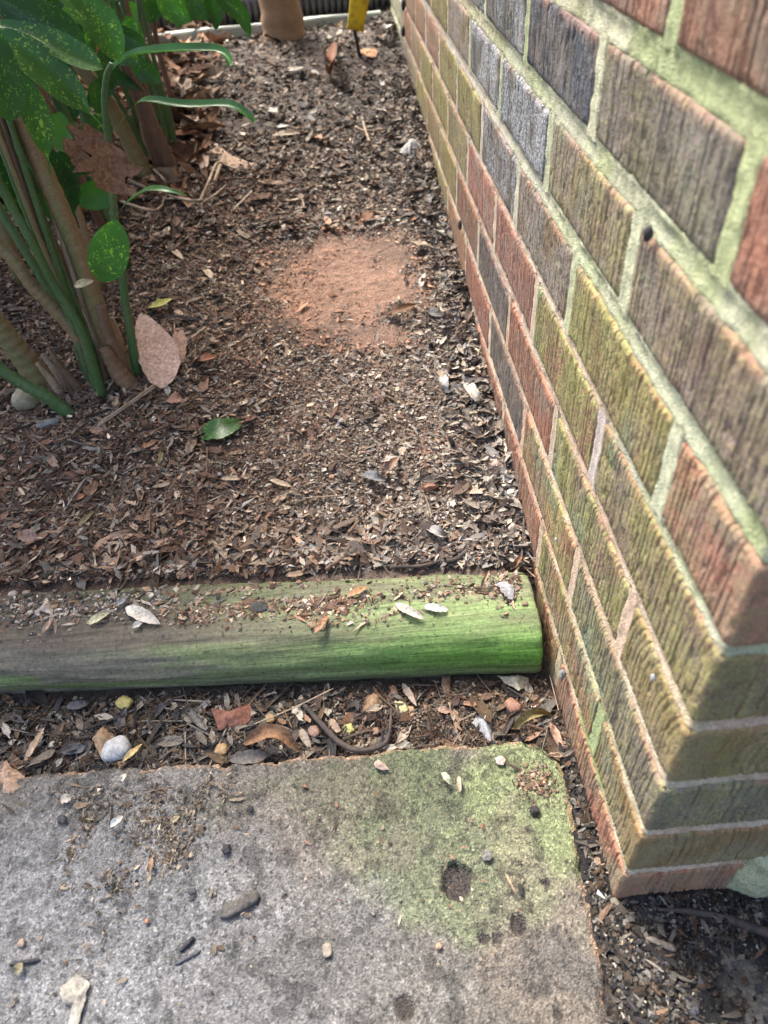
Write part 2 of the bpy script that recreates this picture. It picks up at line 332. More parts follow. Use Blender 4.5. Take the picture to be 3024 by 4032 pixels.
e2 = [at_z(a, b, -.060)[:2] for a, b in [(2700, 4032), (2760, 3930), (2800, 3850), (2870, 3790), (2930, 3700), (3024, 3640)]]
P2 = [tuple(e) for e in e2]+[(.25, e2[-1][1]+.03), (2.4, e2[-1][1]+.03), (2.4, -1.4), (e2[0][0]-.005, -1.4)]
def slab2_color(x, y):
    b = np.ones(x.shape+(3,))*np.array([.26, .235, .20]); f = sstep(.42, .62, fbm(x*40, y*40, 90, 4))[..., None]
    return b*(1-f*.8)+np.array([.06, .055, .05])*f*.8
slab('pavement', P2, (.02, .13, -.14, -.03), -.0585, (0, 2.5, -1.5, 0), slab2_color)

# ------------------------------------------------------------------ brick wall
HC = .0673640; LB = .2032; WALL_L = 2.34
wall = thing('brick_wall', 'corner of a brick house wall with wire-cut bricks, green algae and pale mortar joints', 'wall', (0, 0, -.1))
wall_off = np.array([0, 0, .1])
JT = lambda j: .0080 if j >= 7 else .0074 if j == 6 else (.0045 if j == 5 else .0052)      # half thickness of a bed joint
def z_of(c): return (c-1)*HC + JT(c), c*HC - JT(c+1)
def brick_mesh(name, path, nrm, z0, z1, col, algae, lichen, seed, curve=0.0, smooth_at=(), rows=15):
    # path: plan polyline sampled densely, nrm: outward normals; grooves run up the face
    r = np.random.default_rng(seed)
    path = np.array(path); nrm = np.array(nrm); s = np.concatenate([[0], np.cumsum(np.hypot(*(path[1:]-path[:-1]).T))]); L = s[-1]
    zf = np.linspace(0, 1, rows)
    zz = np.concatenate([[z0, z0, z0+.0008], z0+.003+zf*(z1-z0-.006), [z1-.0008, z1, z1]])
    off = np.concatenate([[-.018, -.0022, -.0006], np.zeros(rows), [-.0006, -.0022, -.018]])
    S, Z = np.meshgrid(s, zz, indexing='ij'); t_ = (Z-z0)/(z1-z0)
    n = int(L/.0040); g = np.zeros_like(S)
    sk = np.cumsum(r.uniform(.0023, .0062, n+90)); sk = sk[sk < L]
    for q in sk:
        w_ = r.uniform(.0005, .0009); dp = r.uniform(.25, 1.1)
        cs = q + r.normal(0, .00018)*(t_-.5)*2 + curve*(t_-.4)**2 + .00022*(vnoise(t_*9+q*999, 0, seed)-.5)*2
        on = sstep(.30, .55, vnoise(t_*5.5+q*500, 3.3, seed+1))*.8+.2 if r.random() < .85 else 1
        g = np.maximum(g, dp*np.exp(-((S-cs)/w_)**4)*on)
    for (a, b) in smooth_at: g = g*(1-((S > a) & (S < b))*.85)
    ends = np.minimum(S, L-S); g = g*sstep(.004, .010, ends)
    rough_ = (vnoise(S*900, Z*300, seed+5)-.5)*.0007 + (fbm(S*90, Z*90, seed+6, 3)-.5)*.0006 - sstep(.80, .92, vnoise(S*230, Z*230, seed+12))*.0014
    face = np.zeros(len(zz)); face[2:-2] = 1
    d = off[None, :] - g*.0021*face[None, :] + rough_*face[None, :]
    # chipped edges
    chip = (vnoise(S*70, 0*S, seed+9) > .80)*.0012; d = d - chip*((t_ < .05) | (t_ > .95))*face[None, :]
    P = path[:, None, :] + nrm[:, None, :]*d[..., None]
    V = np.concatenate([P, Z[..., None]], -1).reshape(-1, 3)
    lip = sstep(.88, .97, t_+.05*(vnoise(S*300, 0*S, seed+3)-.5))*sstep(.30, .62, vnoise(S*60, 0*S, seed+4)+.12)
    lich = np.clip(lichen*1.3*sstep(.25, .60, fbm(S*35, Z*35, seed+8, 3)), 0, 1)*(1-.6*g)
    cols = np.stack([np.clip(g, 0, 1), lip*.9, lich], -1).reshape(-1, 3)
    o = mesh_obj(name, V-wall_off*np.array([0, 0, -1]), grid_faces(len(path), len(zz)), MAT_BRICK, wall, cols=cols)
    o.data.update(); o.color = (*col, algae)
    return o
def arc(cx, cy, r_, a0, a1, n):
    A = np.linspace(a0, a1, n); return [(cx+r_*math.cos(a), cy+r_*math.sin(a)) for a in A], [(math.cos(a), math.sin(a)) for a in A]
def left_path(y0, y1, step, x=0.0):
    P = []; N = []; r_ = .003
    p, n = arc(x+r_, y1-r_, r_, PI/2, PI, 5); P += [(x+.014, y1)]+p; N += [(0, 1)]+n
    k = max(2, int((y1-y0-2*r_)/step)); yy = np.linspace(y1-r_, y0+r_, k)[1:-1]; P += [(x, v) for v in yy]; N += [(-1, 0)]*len(yy)
    p, n = arc(x+r_, y0+r_, r_, PI, 1.5*PI, 5); P += p+[(x+.014, y0)]; N += n+[(0, -1)]
    return P, N
def front_path(x0, x1, step, y=0.0):
    P, N = left_path(x0, x1, step)                  # mirrored: swap the axes and reverse
    P = [(b, a+y) for a, b in P][::-1]; N = [(b, a) for a, b in N][::-1]; return P, N
def corner_path(yl, xl, step, x=0.0):
    P = []; N = []; r_ = .003; rc = .004
    p, n = arc(x+r_, yl-r_, r_, PI/2, PI, 5); P += [(x+.014, yl)]+p; N += [(0, 1)]+n
    yy = np.linspace(yl-r_, rc, max(2, int((yl-r_-rc)/step)))[1:-1]; P += [(x, v) for v in yy]; N += [(-1, 0)]*len(yy)
    p, n = arc(x+rc, rc, rc, PI, 1.5*PI, 9); P += p; N += n
    xx = np.linspace(x+rc, xl-r_, max(2, int((xl-r_-rc)/step)))[1:-1]; P += [(v, 0) for v in xx]; N += [(0, -1)]*len(xx)
    p, n = arc(xl-r_, r_, r_, 1.5*PI, 2*PI, 5); P += p+[(xl, .014)]; N += n+[(1, 0)]
    return P, N
PI = math.pi
RED = (.225, .105, .074); REDB = (.175, .088, .066); BRN = (.135, .088, .066); GRB = (.095, .078, .068); GRY = (.085, .085, .082); DRK = (.048, .050, .058); OLV = (.155, .105, .055); PUR = (.12, .078, .070)
# (body colour, algae, lichen) for the bricks of the courses in view, from the corner outwards
TAB = {0: [(RED, .25, 0), (RED, .55, 0), (REDB, .1, 0), (RED, 0, 0)],
       1: [(OLV, .35, 0), (REDB, .80, 0), (RED, .15, 0), (RED, .05, .0), (REDB, .1, .05)],
       2: [(GRB, .62, .05), (RED, .80, 0), (GRB, .03, .06), (RED, .02, 0), (RED, .35, 0), (OLV, .8, 0), (REDB, .5, .1)],
       3: [(OLV, .55, 0), (BRN, .95, 0), (RED, .10, 0), (GRB, .02, .10), (REDB, .15, 0), (OLV, .75, 0), (REDB, .6, 0), (OLV, .8, 0)],
       4: [(BRN, .80, 0), (REDB, .95, 0), (RED, .04, .06), (RED, .05, .12), (BRN, .7, .05), (OLV, .9, 0), (OLV, .8, 0), (REDB, .5, .1)],
       5: [(RED, .38, .05), (OLV, .85, 0), (BRN, .30, .25), (GRB, .1, .6), (BRN, .95, 0), (OLV, .9, 0), (RED, .25, .1), (RED, .3, 0)],
       6: [(PUR, .45, .10), (BRN, .62, .15), (GRY, .15, .75), (GRY, .1, .85), (BRN, .3, .3), (OLV, .7, 0), (REDB, .3, 0)],
       7: [(RED, .05, 0), (GRB, .35, .08), (DRK, .02, .15), (GRY, .05, .5), (GRY, .2, .5), (OLV, .6, 0)],
       8: [(REDB, .18, 0), (RED, .10, 0), (BRN, .3, .2)], 9: [(RED, .1, 0), (BRN, .2, 0)]}
PAL = [(RED, .3, .05), (REDB, .35, .1), (BRN, .6, .1), (GRB, .3, .3), (OLV, .7, 0), (GRY, .1, .3)]
NC = 12; heads = []; GAP = lambda c: .0155 if c >= 7 else (.0145 if c >= 4 else .0125)
for c in range(0, NC):
    z0, z1 = z_of(c); odd = c % 2; gap = GAP(c); yl = (.0966 if odd else .1982)-gap/2
    rr = random.Random(c*31+5)
    def look(i, y):
        if i < len(TAB.get(c, [])): b = TAB[c][i]
        else: b = rr.choice(PAL)
        if y > 1.75: b = (tuple(v*.8+.05 for v in GRB), 1.0, .35)
        return b
    b = look(0, 0); xl = (.1982 if odd else .0966)-gap/2
    P, N = corner_path(yl, xl, .0008)
    cv = {3: .022, 1: -.010, 5: .003}.get(c, .0005)
    brick_mesh('brick', P, N, z0, z1, b[0], b[1], b[2], 100+c*40, cv, [(.014+yl-.010, .014+yl+.016)])
    y = yl+gap; i = 1; heads.append((c, yl+gap/2, 'L'))
    while y < WALL_L-.02:
        y1 = min(y+.2032-gap, WALL_L); b = look(i, y); st = .0009 if y < .55 else .0013 if y < .75 else (.0022 if y < 1.3 else .004)
        P, N = left_path(y, y1, st, rr.uniform(-.0006, .0008))
        brick_mesh('brick', P, N, z0+rr.uniform(-.0008, .0008), z1+rr.uniform(-.0008, .0008), b[0], b[1], b[2], 101+c*40+i, rr.uniform(-.0005, .0005), rows=15 if y < .6 else (9 if y < 1 else 5))
        y = y1+gap; i += 1
        if y < WALL_L: heads.append((c, y-gap/2, 'L'))
    x = xl+gap; heads.append((c, x-gap/2, 'F')); k = 0
    while x < .62:
        x1 = x+.2032-gap; b = rr.choice(PAL[:5]); P, N = front_path(x, x1, .003 if x > .15 else .0015, 0)
        brick_mesh('brick', P, N, z0, z1, b[0], b[1]*.7, b[2], 7000+c*40+k, .001, rows=5); x = x1+gap; k += 1; heads.append((c, x-gap/2, 'F'))

def mortar_tint(j, y, x=0.0):                       # j: joint index, y distance along the side face, x along the front
    cream = np.array([.54, .445, .345]); orng = np.array([.50, .355, .265]); grn = np.array([.33, .375, .205]); pale = np.array([.52, .52, .46])
    y = np.asarray(y, float); g = np.zeros(y.shape)
    if j <= 1: g = .3+0*y
    elif j == 2: g = .75*np.exp(-((y-.07)/.10)**2)
    elif j == 3: g = .15+0*y
    elif j == 4: g = .10+.25*np.exp(-((y-.0)/.03)**2)
    elif j == 5: g = .85*np.exp(-(y/.20)**2)
    elif j == 6: g = .95*np.exp(-((y-.1)/.42)**2)
    else: g = .95*np.exp(-((y-.2)/.75)**2)
    g = np.maximum(g, .8*sstep(1.7, 1.9, y))
    g = g*(1-.85*sstep(.003, .02, x)*(j <= 4))
    n = fbm(y*9+j*5.1, x*9+j, 20+j, 3)
    g = np.clip(g*(.55+.9*n), 0, 1)
    o = sstep(.40, .62, fbm(y*4+j*3.3, x*4, 50+j, 3)+(.10 if j < 6 else -.12))
    b = cream*(1-o[..., None])+orng*o[..., None]
    pz = (sstep(.45, .6, fbm(y*6+j*7.7, x*5, 70+j, 2))*(.6 if j >= 5 else .25))[..., None]; b = b*(1-pz)+pale*pz
    gg = grn*(1-.55*sstep(.42, .62, fbm(y*22+j, x*20, 75+j, 3))[..., None])+np.array([.47, .48, .38])*.55*sstep(.42, .62, fbm(y*22+j, x*20, 75+j, 3))[..., None]
    b = b*(1-g[..., None])+gg*g[..., None]
    if j <= 1:
        m_ = (sstep(.0, .03, y)*(1-sstep(.18, .26, y))*(x < .01)*sstep(.35, .6, fbm(y*40, x+j, 88, 3)))[..., None]*.8; b = b*(1-m_)+np.array([.20, .28, .10])*m_
    return b
MV = []; MF = []; MC = []; base_i = 0
def mort_add(V, nu, nv, Ccol):
    global base_i
    MV.append(V.reshape(-1, 3)); MF.append(grid_faces(nu, nv)+base_i); MC.append(Ccol.reshape(-1, 3)); base_i += nu*nv
yy = np.concatenate([np.arange(WALL_L, .9, -.005), np.arange(.9, .006, -.0018)])
ang = np.linspace(PI, 1.5*PI, 8)
xx = np.concatenate([np.arange(.006, .14, .0018), np.arange(.14, .62, .006)])
PP = np.array([(0, v) for v in yy]+[(.006+.006*math.cos(a), .006+.006*math.sin(a)) for a in ang]+[(v, 0) for v in xx])
NN = np.array([(-1, 0)]*len(yy)+[(math.cos(a), math.sin(a)) for a in ang]+[(0, -1)]*len(xx))
for j in range(0, NC+1):
    v = np.linspace(-1, 1, 8); zc = (j-1)*HC
    I, Vv = np.meshgrid(np.arange(len(PP)), v, indexing='ij')
    px_, py_ = PP[I, 0], PP[I, 1]
    s_ = py_-px_
    dep = -.0006-.0024*(1-Vv**2) + (fbm(s_*150, Vv*2+j*9, 80+j, 3)-.5)*.0026+(fbm(s_*25, Vv+j*4, 81+j, 2)-.5)*.0022
    dep = np.where(np.abs(Vv) > .9, dep-.003, dep)
    Z = zc + Vv*(JT(j)+.0022) + (fbm(s_*30, j*3.1+0*s_, 82+j, 2)-.5)*.002*(1-np.abs(Vv))
    V = np.stack([px_+NN[I, 0]*dep, py_+NN[I, 1]*dep, Z+.1], -1)
    mort_add(V, len(PP), 8, mortar_tint(j, py_, px_))
for (c, q, side) in heads:
    z0, z1 = z_of(c); u = np.linspace(-1, 1, 8); zz = np.linspace(z0-.003, z1+.003, 22)
    U, Z = np.meshgrid(u, zz, indexing='ij')
    wv = (GAP(c)/2+.0030)*(1+.25*(fbm(Z*40, Z*0+q*50, 90, 2)-.5))
    dep = -.0002-.0012*(1-U**2) + (fbm(U*2+q*77, Z*150, 91, 3)-.5)*.0024 - .003*(np.abs(U) > .9)
    a = q+U*wv
    V = np.stack([-dep, a, Z+.1], -1) if side == 'L' else np.stack([a, -dep, Z+.1], -1)
    jj = c+1 if (c in (5, 6, 7)) else max(c, 1)
    if side == 'L':
        col = mortar_tint(jj, np.full(U.shape, q), np.zeros(U.shape))
        if c == 5 and q < .15: col = col*.3+np.array([.44, .46, .33])*.7
        if c == 4 and q < .25: col = np.ones(col.shape)*np.array([.46, .40, .37])
        if c == 1 and q < .15: col = col*.3+np.array([.34, .40, .22])*.7
        if c in (2, 3) and q < .25: col = np.ones(col.shape)*np.array([.50, .385, .29])
        F = (8, 22)
    else: col = mortar_tint(jj, np.zeros(U.shape), a)
    mort_add(V, 8, 22, col)
zb, zt = -.12+.1, (NC)*HC+.1
for quad in ([(.006, WALL_L-.003, zb), (.006, .006, zb), (.006, .006, zt), (.006, WALL_L-.003, zt)], [(.006, .006, zb), (.62, .006, zb), (.62, .006, zt), (.006, .006, zt)]):
    mort_add(np.array([[quad[0], quad[3]], [quad[1], quad[2]]], float), 2, 2, np.ones((2, 2, 3))*np.array([.36, .30, .22]))
mesh_obj('mortar', np.concatenate(MV), np.concatenate(MF), MAT_MORTAR, wall, cols=np.concatenate(MC))
# the wall above the view: same bond, joined
bv = []; bf = []; bc = []
def add_box(L_, F_, lo, hi):
    i = len(L_); L_ += [(x, y, z) for x in (lo[0], hi[0]) for y in (lo[1], hi[1]) for z in (lo[2], hi[2])]
    F_ += [tuple(i+k for k in f) for f in ((0, 1, 3, 2), (4, 6, 7, 5), (0, 4, 5, 1), (2, 3, 7, 6), (0, 2, 6, 4), (1, 5, 7, 3))]
for c in range(NC, 42):
    z0, z1 = z_of(c); st = .0924 if c % 2 else .194; y = 0
    e = .0924+.194-st
    add_box(bv, bf, (0, 0, z0+.1), (e, st, z1+.1)); y = st+.01
    while y < WALL_L-.02: add_box(bv, bf, (0, y, z0+.1), (.09, min(y+.1932, WALL_L), z1+.1)); y += .2032
    x = e+.01
    while x < 3.0: add_box(bv, bf, (x, 0, z0+.1), (x+.1932, .09, z1+.1)); x += .2032
for c in range(0, NC):
    z0, z1 = z_of(c); x = (.194 if c % 2 else .0924)+.01
    while x < .62: x += .2032
    while x < 3.0: add_box(bv, bf, (x, 0, z0+.1), (x+.1932, .09, z1+.1)); x += .2032
ub = mesh_obj('upper_brickwork', bv, bf, MAT_BRICK, wall, smooth=False, cols=np.zeros((len(bv), 3))); ub.color = (*REDB, .25); ub['kind'] = 'stuff'
cv_ = []; cf_ = []
add_box(cv_, cf_, (.007, .007, -.05), (3.0, WALL_L-.004, 41*HC+.09))
mesh_obj('core', cv_, cf_, MAT_MORTAR, wall, smooth=False, cols=np.ones((8, 3))*.3)

# ------------------------------------------------------------------ timber
def timber():
    xs_ = np.concatenate([np.linspace(-.010, -.62, 260), np.linspace(-.65, -1.9, 30)])
    n = 56; hw, hh, r_ = .0545, .0375, .0365; ring = []
    per = [(a, b) for a, b in ((hw-r_, hh-r_), (-(hw-r_), hh-r_), (-(hw-r_), -(hh-r_)), (hw-r_, -(hh-r_)))]
    for q, (cx, cz) in enumerate(per):
        for a in np.linspace(q*PI/2, (q+1)*PI/2, n//4): ring.append((cx+r_*math.cos(a), cz+r_*math.sin(a)))
        nx = per[(q+1) % 4]; a = (q+1)*PI/2
        p0 = (cx+r_*math.cos(a), cz+r_*math.sin(a)); p1 = (nx[0]+r_*math.cos(a), nx[1]+r_*math.sin(a))
        for t_ in np.linspace(0, 1, 8 if q in (0, 2) else 3)[1:-1]: ring.append((p0[0]+(p1[0]-p0[0])*t_, p0[1]+(p1[1]-p0[1])*t_))
    ring = np.array(ring); m = len(ring); arcl = np.arange(m)
    X, K = np.meshgrid(xs_, np.arange(m), indexing='ij'); oy = ring[K, 0]; oz = ring[K, 1]
    d = (fbm(X*8, K*.5, 300, 3)-.5)*.004+(fbm(X*30, K*2.3, 301, 3)-.5)*.0016
    crack = np.exp(-((K-17-1.5*np.sin(X*9))/.7)**2)*sstep(.5, .6, vnoise(X*9, 0*X, 305))*.0016
    sc_ = 1+(d-crack)/.04
    endr = 1-.03*(1-sstep(-.0, .004, -.010-X)); sc_ = sc_*endr
    Y = TC(X)+oy*sc_; Z = -.036+oz*sc_
    xo = X + .004*(fbm(oy*60, oz*60, 307, 2)-.5)*(X > -.03)
    V = np.stack([xo, Y, Z], -1).reshape(-1, 3)
    # colours: living algae on the wall end, greyer weathered wood further out, soil stain along the top
    n1 = fbm(X*9, K*.35, 310, 4); n2 = fbm(X*26, K*.9, 311, 4)
    front = sstep(.02, .05, -oy)*(1-sstep(-.024, -.034, oz)*.6)
    g = sstep(-.50, -.10, X+.22*(n1-.5)); viv = g*np.exp(-((oz-.014)/.020)**2)*sstep(-.38, -.04, X+.10*(n2-.5))
    col = np.ones(X.shape+(3,))*np.array([.165, .145, .105])
    def mixc(f, c): nonlocal col; f = np.clip(f, 0, 1)[..., None]; col = col*(1-f)+np.array(c)*f
    mixc(sstep(.42, .6, n2)*.5, (.11, .10, .085))
    mixc(g*(.55+.6*(n2-.3)), (.150, .190, .085)); mixc(viv*1.0*(oy < 0), (.090, .215, .035))
    mixc(sstep(.47, .62, fbm(X*7, K*.22, 313, 4))*(1-g)*.7*(oz > -.01), (.13, .19, .06))
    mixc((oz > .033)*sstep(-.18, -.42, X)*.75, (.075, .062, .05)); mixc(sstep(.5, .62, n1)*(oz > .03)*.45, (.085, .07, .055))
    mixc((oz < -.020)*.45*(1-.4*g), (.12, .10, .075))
    F = np.stack([grid_faces(len(xs_), m)[:, i] for i in (0, 3, 2, 1)], -1)
    k = np.arange(len(xs_)-1)*m; F = np.concatenate([F, np.stack([k+m-1, k, k+m, k+2*m-1], -1)])
    fl = [tuple(f) for f in F[:, ::-1].tolist()]; fl.append(tuple(range(m))); fl.append(tuple(range((len(xs_)-1)*m, len(xs_)*m))[::-1])
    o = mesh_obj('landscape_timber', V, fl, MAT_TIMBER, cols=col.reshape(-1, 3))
    o.data.polygons[-2].use_smooth = False
    reloc(o, (-.010, float(TC(-.010)), -.0735))
    tag(o, 'weathered round-edged timber edging board, vivid green algae at its wall end, grey further out', 'timber')
timber()

# ------------------------------------------------------------------ loose litter (numpy built, uncountable)
def surf_h(x, y):                                   # what a crumb lies on
    x = np.asarray(x, float); y = np.asarray(y, float)
    g = ground_h(x, y) + (fbm(x*48, y*48, 12, 3)-.5)*.010
    d = y-TC(x); q_ = np.clip((np.abs(d)-.0245)/.030, 0, .96); tt = np.where((np.abs(d) < .053) & (x < -.014), .0005-.030*(1-np.sqrt(1-q_**2)), -9.)
    s = seg_dist(x, y, P1); st = np.where(s > .004, SZ+.0005, -9.)
    return np.maximum(g, np.maximum(tt, st))
TEMPL = {}
def _t(name, v, f): TEMPL[name] = (np.array(v, float), np.array(f))
_t('chip', [(0, 0, .08), (-.5, -.2, 0), (-.2, -.5, 0), (.35, -.42, 0), (.5, .1, 0), (.15, .5, 0), (-.4, .35, 0)], [(0, 1, 2), (0, 2, 3), (0, 3, 4), (0, 4, 5), (0, 5, 6), (0, 6, 1)])
_t('sliver', [(-.5, 0, 0), (-.25, .45, 0), (-.25, -.45, 0), (0, .5, .05), (0, -.5, .05), (.28, .4, 0), (.28, -.4, 0), (.5, 0, 0)], [(0, 2, 1), (1, 2, 3), (2, 4, 3), (3, 4, 5), (4, 6, 5), (5, 6, 7)])
_t('bead', [(.5, 0, 0), (-.5, 0, 0), (0, .45, 0), (0, -.5, 0), (0, 0, .45), (0, 0, -.4)], [(0, 2, 4), (2, 1, 4), (1, 3, 4), (3, 0, 4), (2, 0, 5), (1, 2, 5), (3, 1, 5), (0, 3, 5)])
_u_ = np.linspace(-.5, .5, 6); lv = []; lf = []
for k, u in enumerate(_u_):
    w_ = .5*math.cos(u*PI)**.75+.02; lv += [(u, -w_, .10), (u, 0, 0), (u, w_, .10)]
    if k: a = (k-1)*3; b = k*3; lf += [(a, a+1, b+1), (a, b+1, b), (a+1, a+2, b+2), (a+1, b+2, b+1)]
_t('leaf', lv, lf)
lv = []; lf = []
for k, u in enumerate(np.linspace(-.5, .5, 5)):
    for a in range(3): lv.append((u, .5*math.cos(a*2.094), .5*math.sin(a*2.094)))
    if k:
        for a in range(3): p = (k-1)*3+a; q = (k-1)*3+(a+1) % 3; lf += [(p, q, q+3), (p, q+3, p+3)]
_t('twig', lv, lf)
def scatter(kind, x, y, l, w, h, col, tilt, lift, bend, z=None):
    T, F = TEMPL[kind]; n = len(x); k = len(T)
    v = np.repeat(T[None], n, 0) + rng.normal(0, .13, (n, k, 3))*(np.array([1, 1, .6]) if kind != 'leaf' else np.array([.5, .6, .3]))
    if kind == 'twig': v = np.repeat(T[None], n, 0)
    v = v*np.stack([l, w, h], -1)[:, None, :]
    b = rng.normal(0, 1, n)*bend
    v[:, :, 2] += (b/np.maximum(l, 1e-6))[:, None]*v[:, :, 0]**2*1.6*(1 if kind != 'twig' else .2)
    v[:, :, 1] += (rng.normal(0, 1, n)*.5*bend/np.maximum(l, 1e-6))[:, None]*v[:, :, 0]**2
    a = rng.uniform(0, 2*PI, n); tx = rng.normal(0, tilt, n); ty = rng.normal(0, tilt, n)
    ca, sa = np.cos(tx), np.sin(tx); Y = v[:, :, 1]*ca[:, None]-v[:, :, 2]*sa[:, None]; Z = v[:, :, 1]*sa[:, None]+v[:, :, 2]*ca[:, None]
    ca, sa = np.cos(ty), np.sin(ty); X = v[:, :, 0]*ca[:, None]+Z*sa[:, None]; Z = -v[:, :, 0]*sa[:, None]+Z*ca[:, None]
    ca, sa = np.cos(a), np.sin(a); X, Y = X*ca[:, None]-Y*sa[:, None], X*sa[:, None]+Y*ca[:, None]
    zz = (surf_h(x, y) if z is None else z)+lift
    P = np.stack([X+x[:, None], Y+y[:, None], Z+zz[:, None]], -1)
    Fm = F[None]+(np.arange(n)*k)[:, None, None]
    cc = np.repeat(col[:, None, :], k, 1)*rng.uniform(.85, 1.15, (n, k, 1))
    return P.reshape(-1, 3), Fm.reshape(-1, 3), cc.reshape(-1, 3)
PALB = np.array([(.15, .085, .055), (.21, .135, .09), (.11, .065, .045), (.27, .19, .13), (.075, .05, .04), (.18, .11, .075), (.33, .26, .19), (.13, .10, .08), (.24, .21, .18)])
PALG = .72*np.array([(.26, .22, .18), (.36, .31, .25), (.18, .15, .125), (.46, .41, .34), (.11, .09, .08), (.24, .18, .14), (.30, .28, .26), (.16, .11, .085), (.38, .30, .22)])
PALD = np.array([(.05, .045, .04), (.10, .085, .07), (.035, .032, .032), (.17, .14, .11), (.07, .065, .065), (.14, .09, .06), (.22, .19, .16), (.28, .25, .21), (.12, .08, .05)])
def pick(pal, n, x=None, y=None, light=None):
    c = pal[rng.integers(0, len(pal), n)]*rng.lognormal(-.05, .38, (n, 1))
    return c
def bedcol(x, y):
    n = len(x); g = np.clip(sstep(-.36, -.10, x+.06*(fbm(x*10, y*10, 400, 2)-.5)), 0, 1)*.85
    g = np.where(rng.random(n) < g, 1, 0)[:, None]; d = (rng.random(n) < .65*sstep(1.1, 1.5, y))[:, None]
    c = pick(PALB, n)*.88*(1-g)+pick(PALG, n)*g; c = np.where(d, pick(PALD, n)*1.0, c)
    cl = (blob(x, y, P_CLAY, .14, .16, .75, 22) > rng.uniform(.1, 1.1, n))[:, None]
    return np.where(cl, np.array([.36, .20, .13])*rng.uniform(.6, 1.25, (n, 1)), c)
acc = {'v': [], 'f': [], 'c': [], 'n': 0}
def put(res):
    v, f, c = res; acc['v'].append(v); acc['f'].append(f+acc['n']); acc['c'].append(c); acc['n'] += len(v)
def flush(name, label, cat):
    o = mesh_obj(name, np.concatenate(acc['v']), np.concatenate(acc['f']), MAT_LITTER, cols=np.concatenate(acc['c']), smooth=False)
    tag(o, label, cat, kind='stuff'); acc.update(v=[], f=[], c=[], n=0)
def bed_pts(n, far=False):
    # density falls with distance
    y = (.30+1.15*rng.random(n)**1.2) if not far else (1.0+2.2*rng.random(n)**1.15)
    xl = -.62-(y-.3)*.62
    x = xl+(0.012-xl)*rng.random(n)
    x = np.minimum(x, np.where(y < WALL_L, -.003-.004*rng.random(n), 1)); y = np.where((y-TC(x) < .050) & (x < -.008), TC(x)+.050+.022*rng.random(n), y)
    if far: x = np.where(rng.random(n) < .12, x+.35*(y > 2.35), x)
    return x, y
def thin(x, y, keep): m = rng.random(len(x)) < keep(x, y); return x[m], y[m]
kc = lambda x, y: 1-.72*blob(x, y, P_CLAY, .135, .15, .75, 22)-.35*blob(x, y, P_CLAY2, .09, .25, .8, 18, 44)
coarse = lambda x, y: .16+.95*np.clip((1-sstep(-.40, -.24, x))+.9*sstep(-.085, -.02, x)+.7*(1-sstep(.31, .38, y))+sstep(.95, 1.3, y)*.4, 0, 1)
x, y = thin(*bed_pts(95000), kc); n = len(x); s = rng.lognormal(0, .42, n)*(.8+.35*coarse(x, y)*0+.2)
put(scatter('chip', x, y, .0034*s, .0023*s, .0016*s, bedcol(x, y), .32, rng.random(n)*.003, .0006))
x, y = thin(*bed_pts(85000), kc); n = len(x); s = rng.lognormal(0, .3, n)
put(scatter('bead', x, y, .0024*s, .0019*s, .0017*s, bedcol(x, y), .8, rng.random(n)*.0015, 0))
x, y = thin(*bed_pts(40000), lambda x, y: kc(x, y)*coarse(x, y)*.75); n = len(x); s = rng.lognormal(0, .42, n)
put(scatter('sliver', x, y, .0090*s, .0024*s**.7, .0025*s, bedcol(x, y), .25, .001+rng.random(n)*.0035, .0014))
x, y = thin(*bed_pts(8500), lambda x, y: kc(x, y)*coarse(x, y)*.6); n = len(x); s = rng.lognormal(0, .33, n)
put(scatter('leaf', x, y, .015*s, .0045*s, .008*s, bedcol(x, y)*1.15, .25, .002+rng.random(n)*.004, .003))
x, y = thin(*bed_pts(5200), lambda x, y: kc(x, y)*coarse(x, y)*.4); n = len(x); s = rng.lognormal(0, .4, n)
put(scatter('twig', x, y, .024*s, .0011*s, .0011*s, bedcol(x, y)*.95, .15, .003+rng.random(n)*.004, .004))
# heap along the foot of the wall and the back of the timber
n = 1500; y = .33+rng.random(n)**1.3*1.3; x = -.004-np.abs(rng.normal(0, .028, n)); s = rng.lognormal(0, .4, n)
put(scatter('leaf', x, y, .013*s, .0048*s, .009*s, pick(PALG, n)*1.0, .4, .002+rng.random(n)*.008, .004))
n = 2600; x = -.62+rng.random(n)*.60; y = TC(x)+.054+np.abs(rng.normal(0, .02, n)); s = rng.lognormal(0, .35, n)
put(scatter('sliver', x, y, .015*s, .0042*s, .003*s, bedcol(x, y), .4, .002+rng.random(n)*.006, .002))
# far bed: larger dead leaves
x, y = bed_pts(42000, True); n = len(x); s = rng.lognormal(0, .4, n); put(scatter('chip', x, y, .0062*s, .0042*s, .003*s, bedcol(x, y), .4, rng.random(n)*.004, .001))
x, y = bed_pts(9000, True); n = len(x); s = rng.lognormal(0, .4, n); cc = bedcol(x, y); lf_ = (x < -.45)[:, None]
cc = np.where(lf_, pick(PALB, n)*1.2, cc)
put(scatter('leaf', x, y, .016*s, .006*s, .010*s, cc, .3, .002+rng.random(n)*.005, .005))
m = 2600; y = 1.15+1.9*rng.random(m); x = -.40-(y-1)*.05-rng.random(m)**.8*(.5+.45*(y-1)); s = rng.lognormal(0, .35, m)
put(scatter('leaf', x, y, .042*s, .019*s, .034*s, pick(np.array([(.22, .12, .07), (.16, .085, .05), (.30, .19, .12), (.11, .06, .04), (.36, .27, .2)]), m), .5, .005+rng.random(m)*.018, .010))
flush('mulch', 'brown and grey mulch of shredded leaves, bark chips and soil crumbs filling the bed behind the timber', 'mulch')
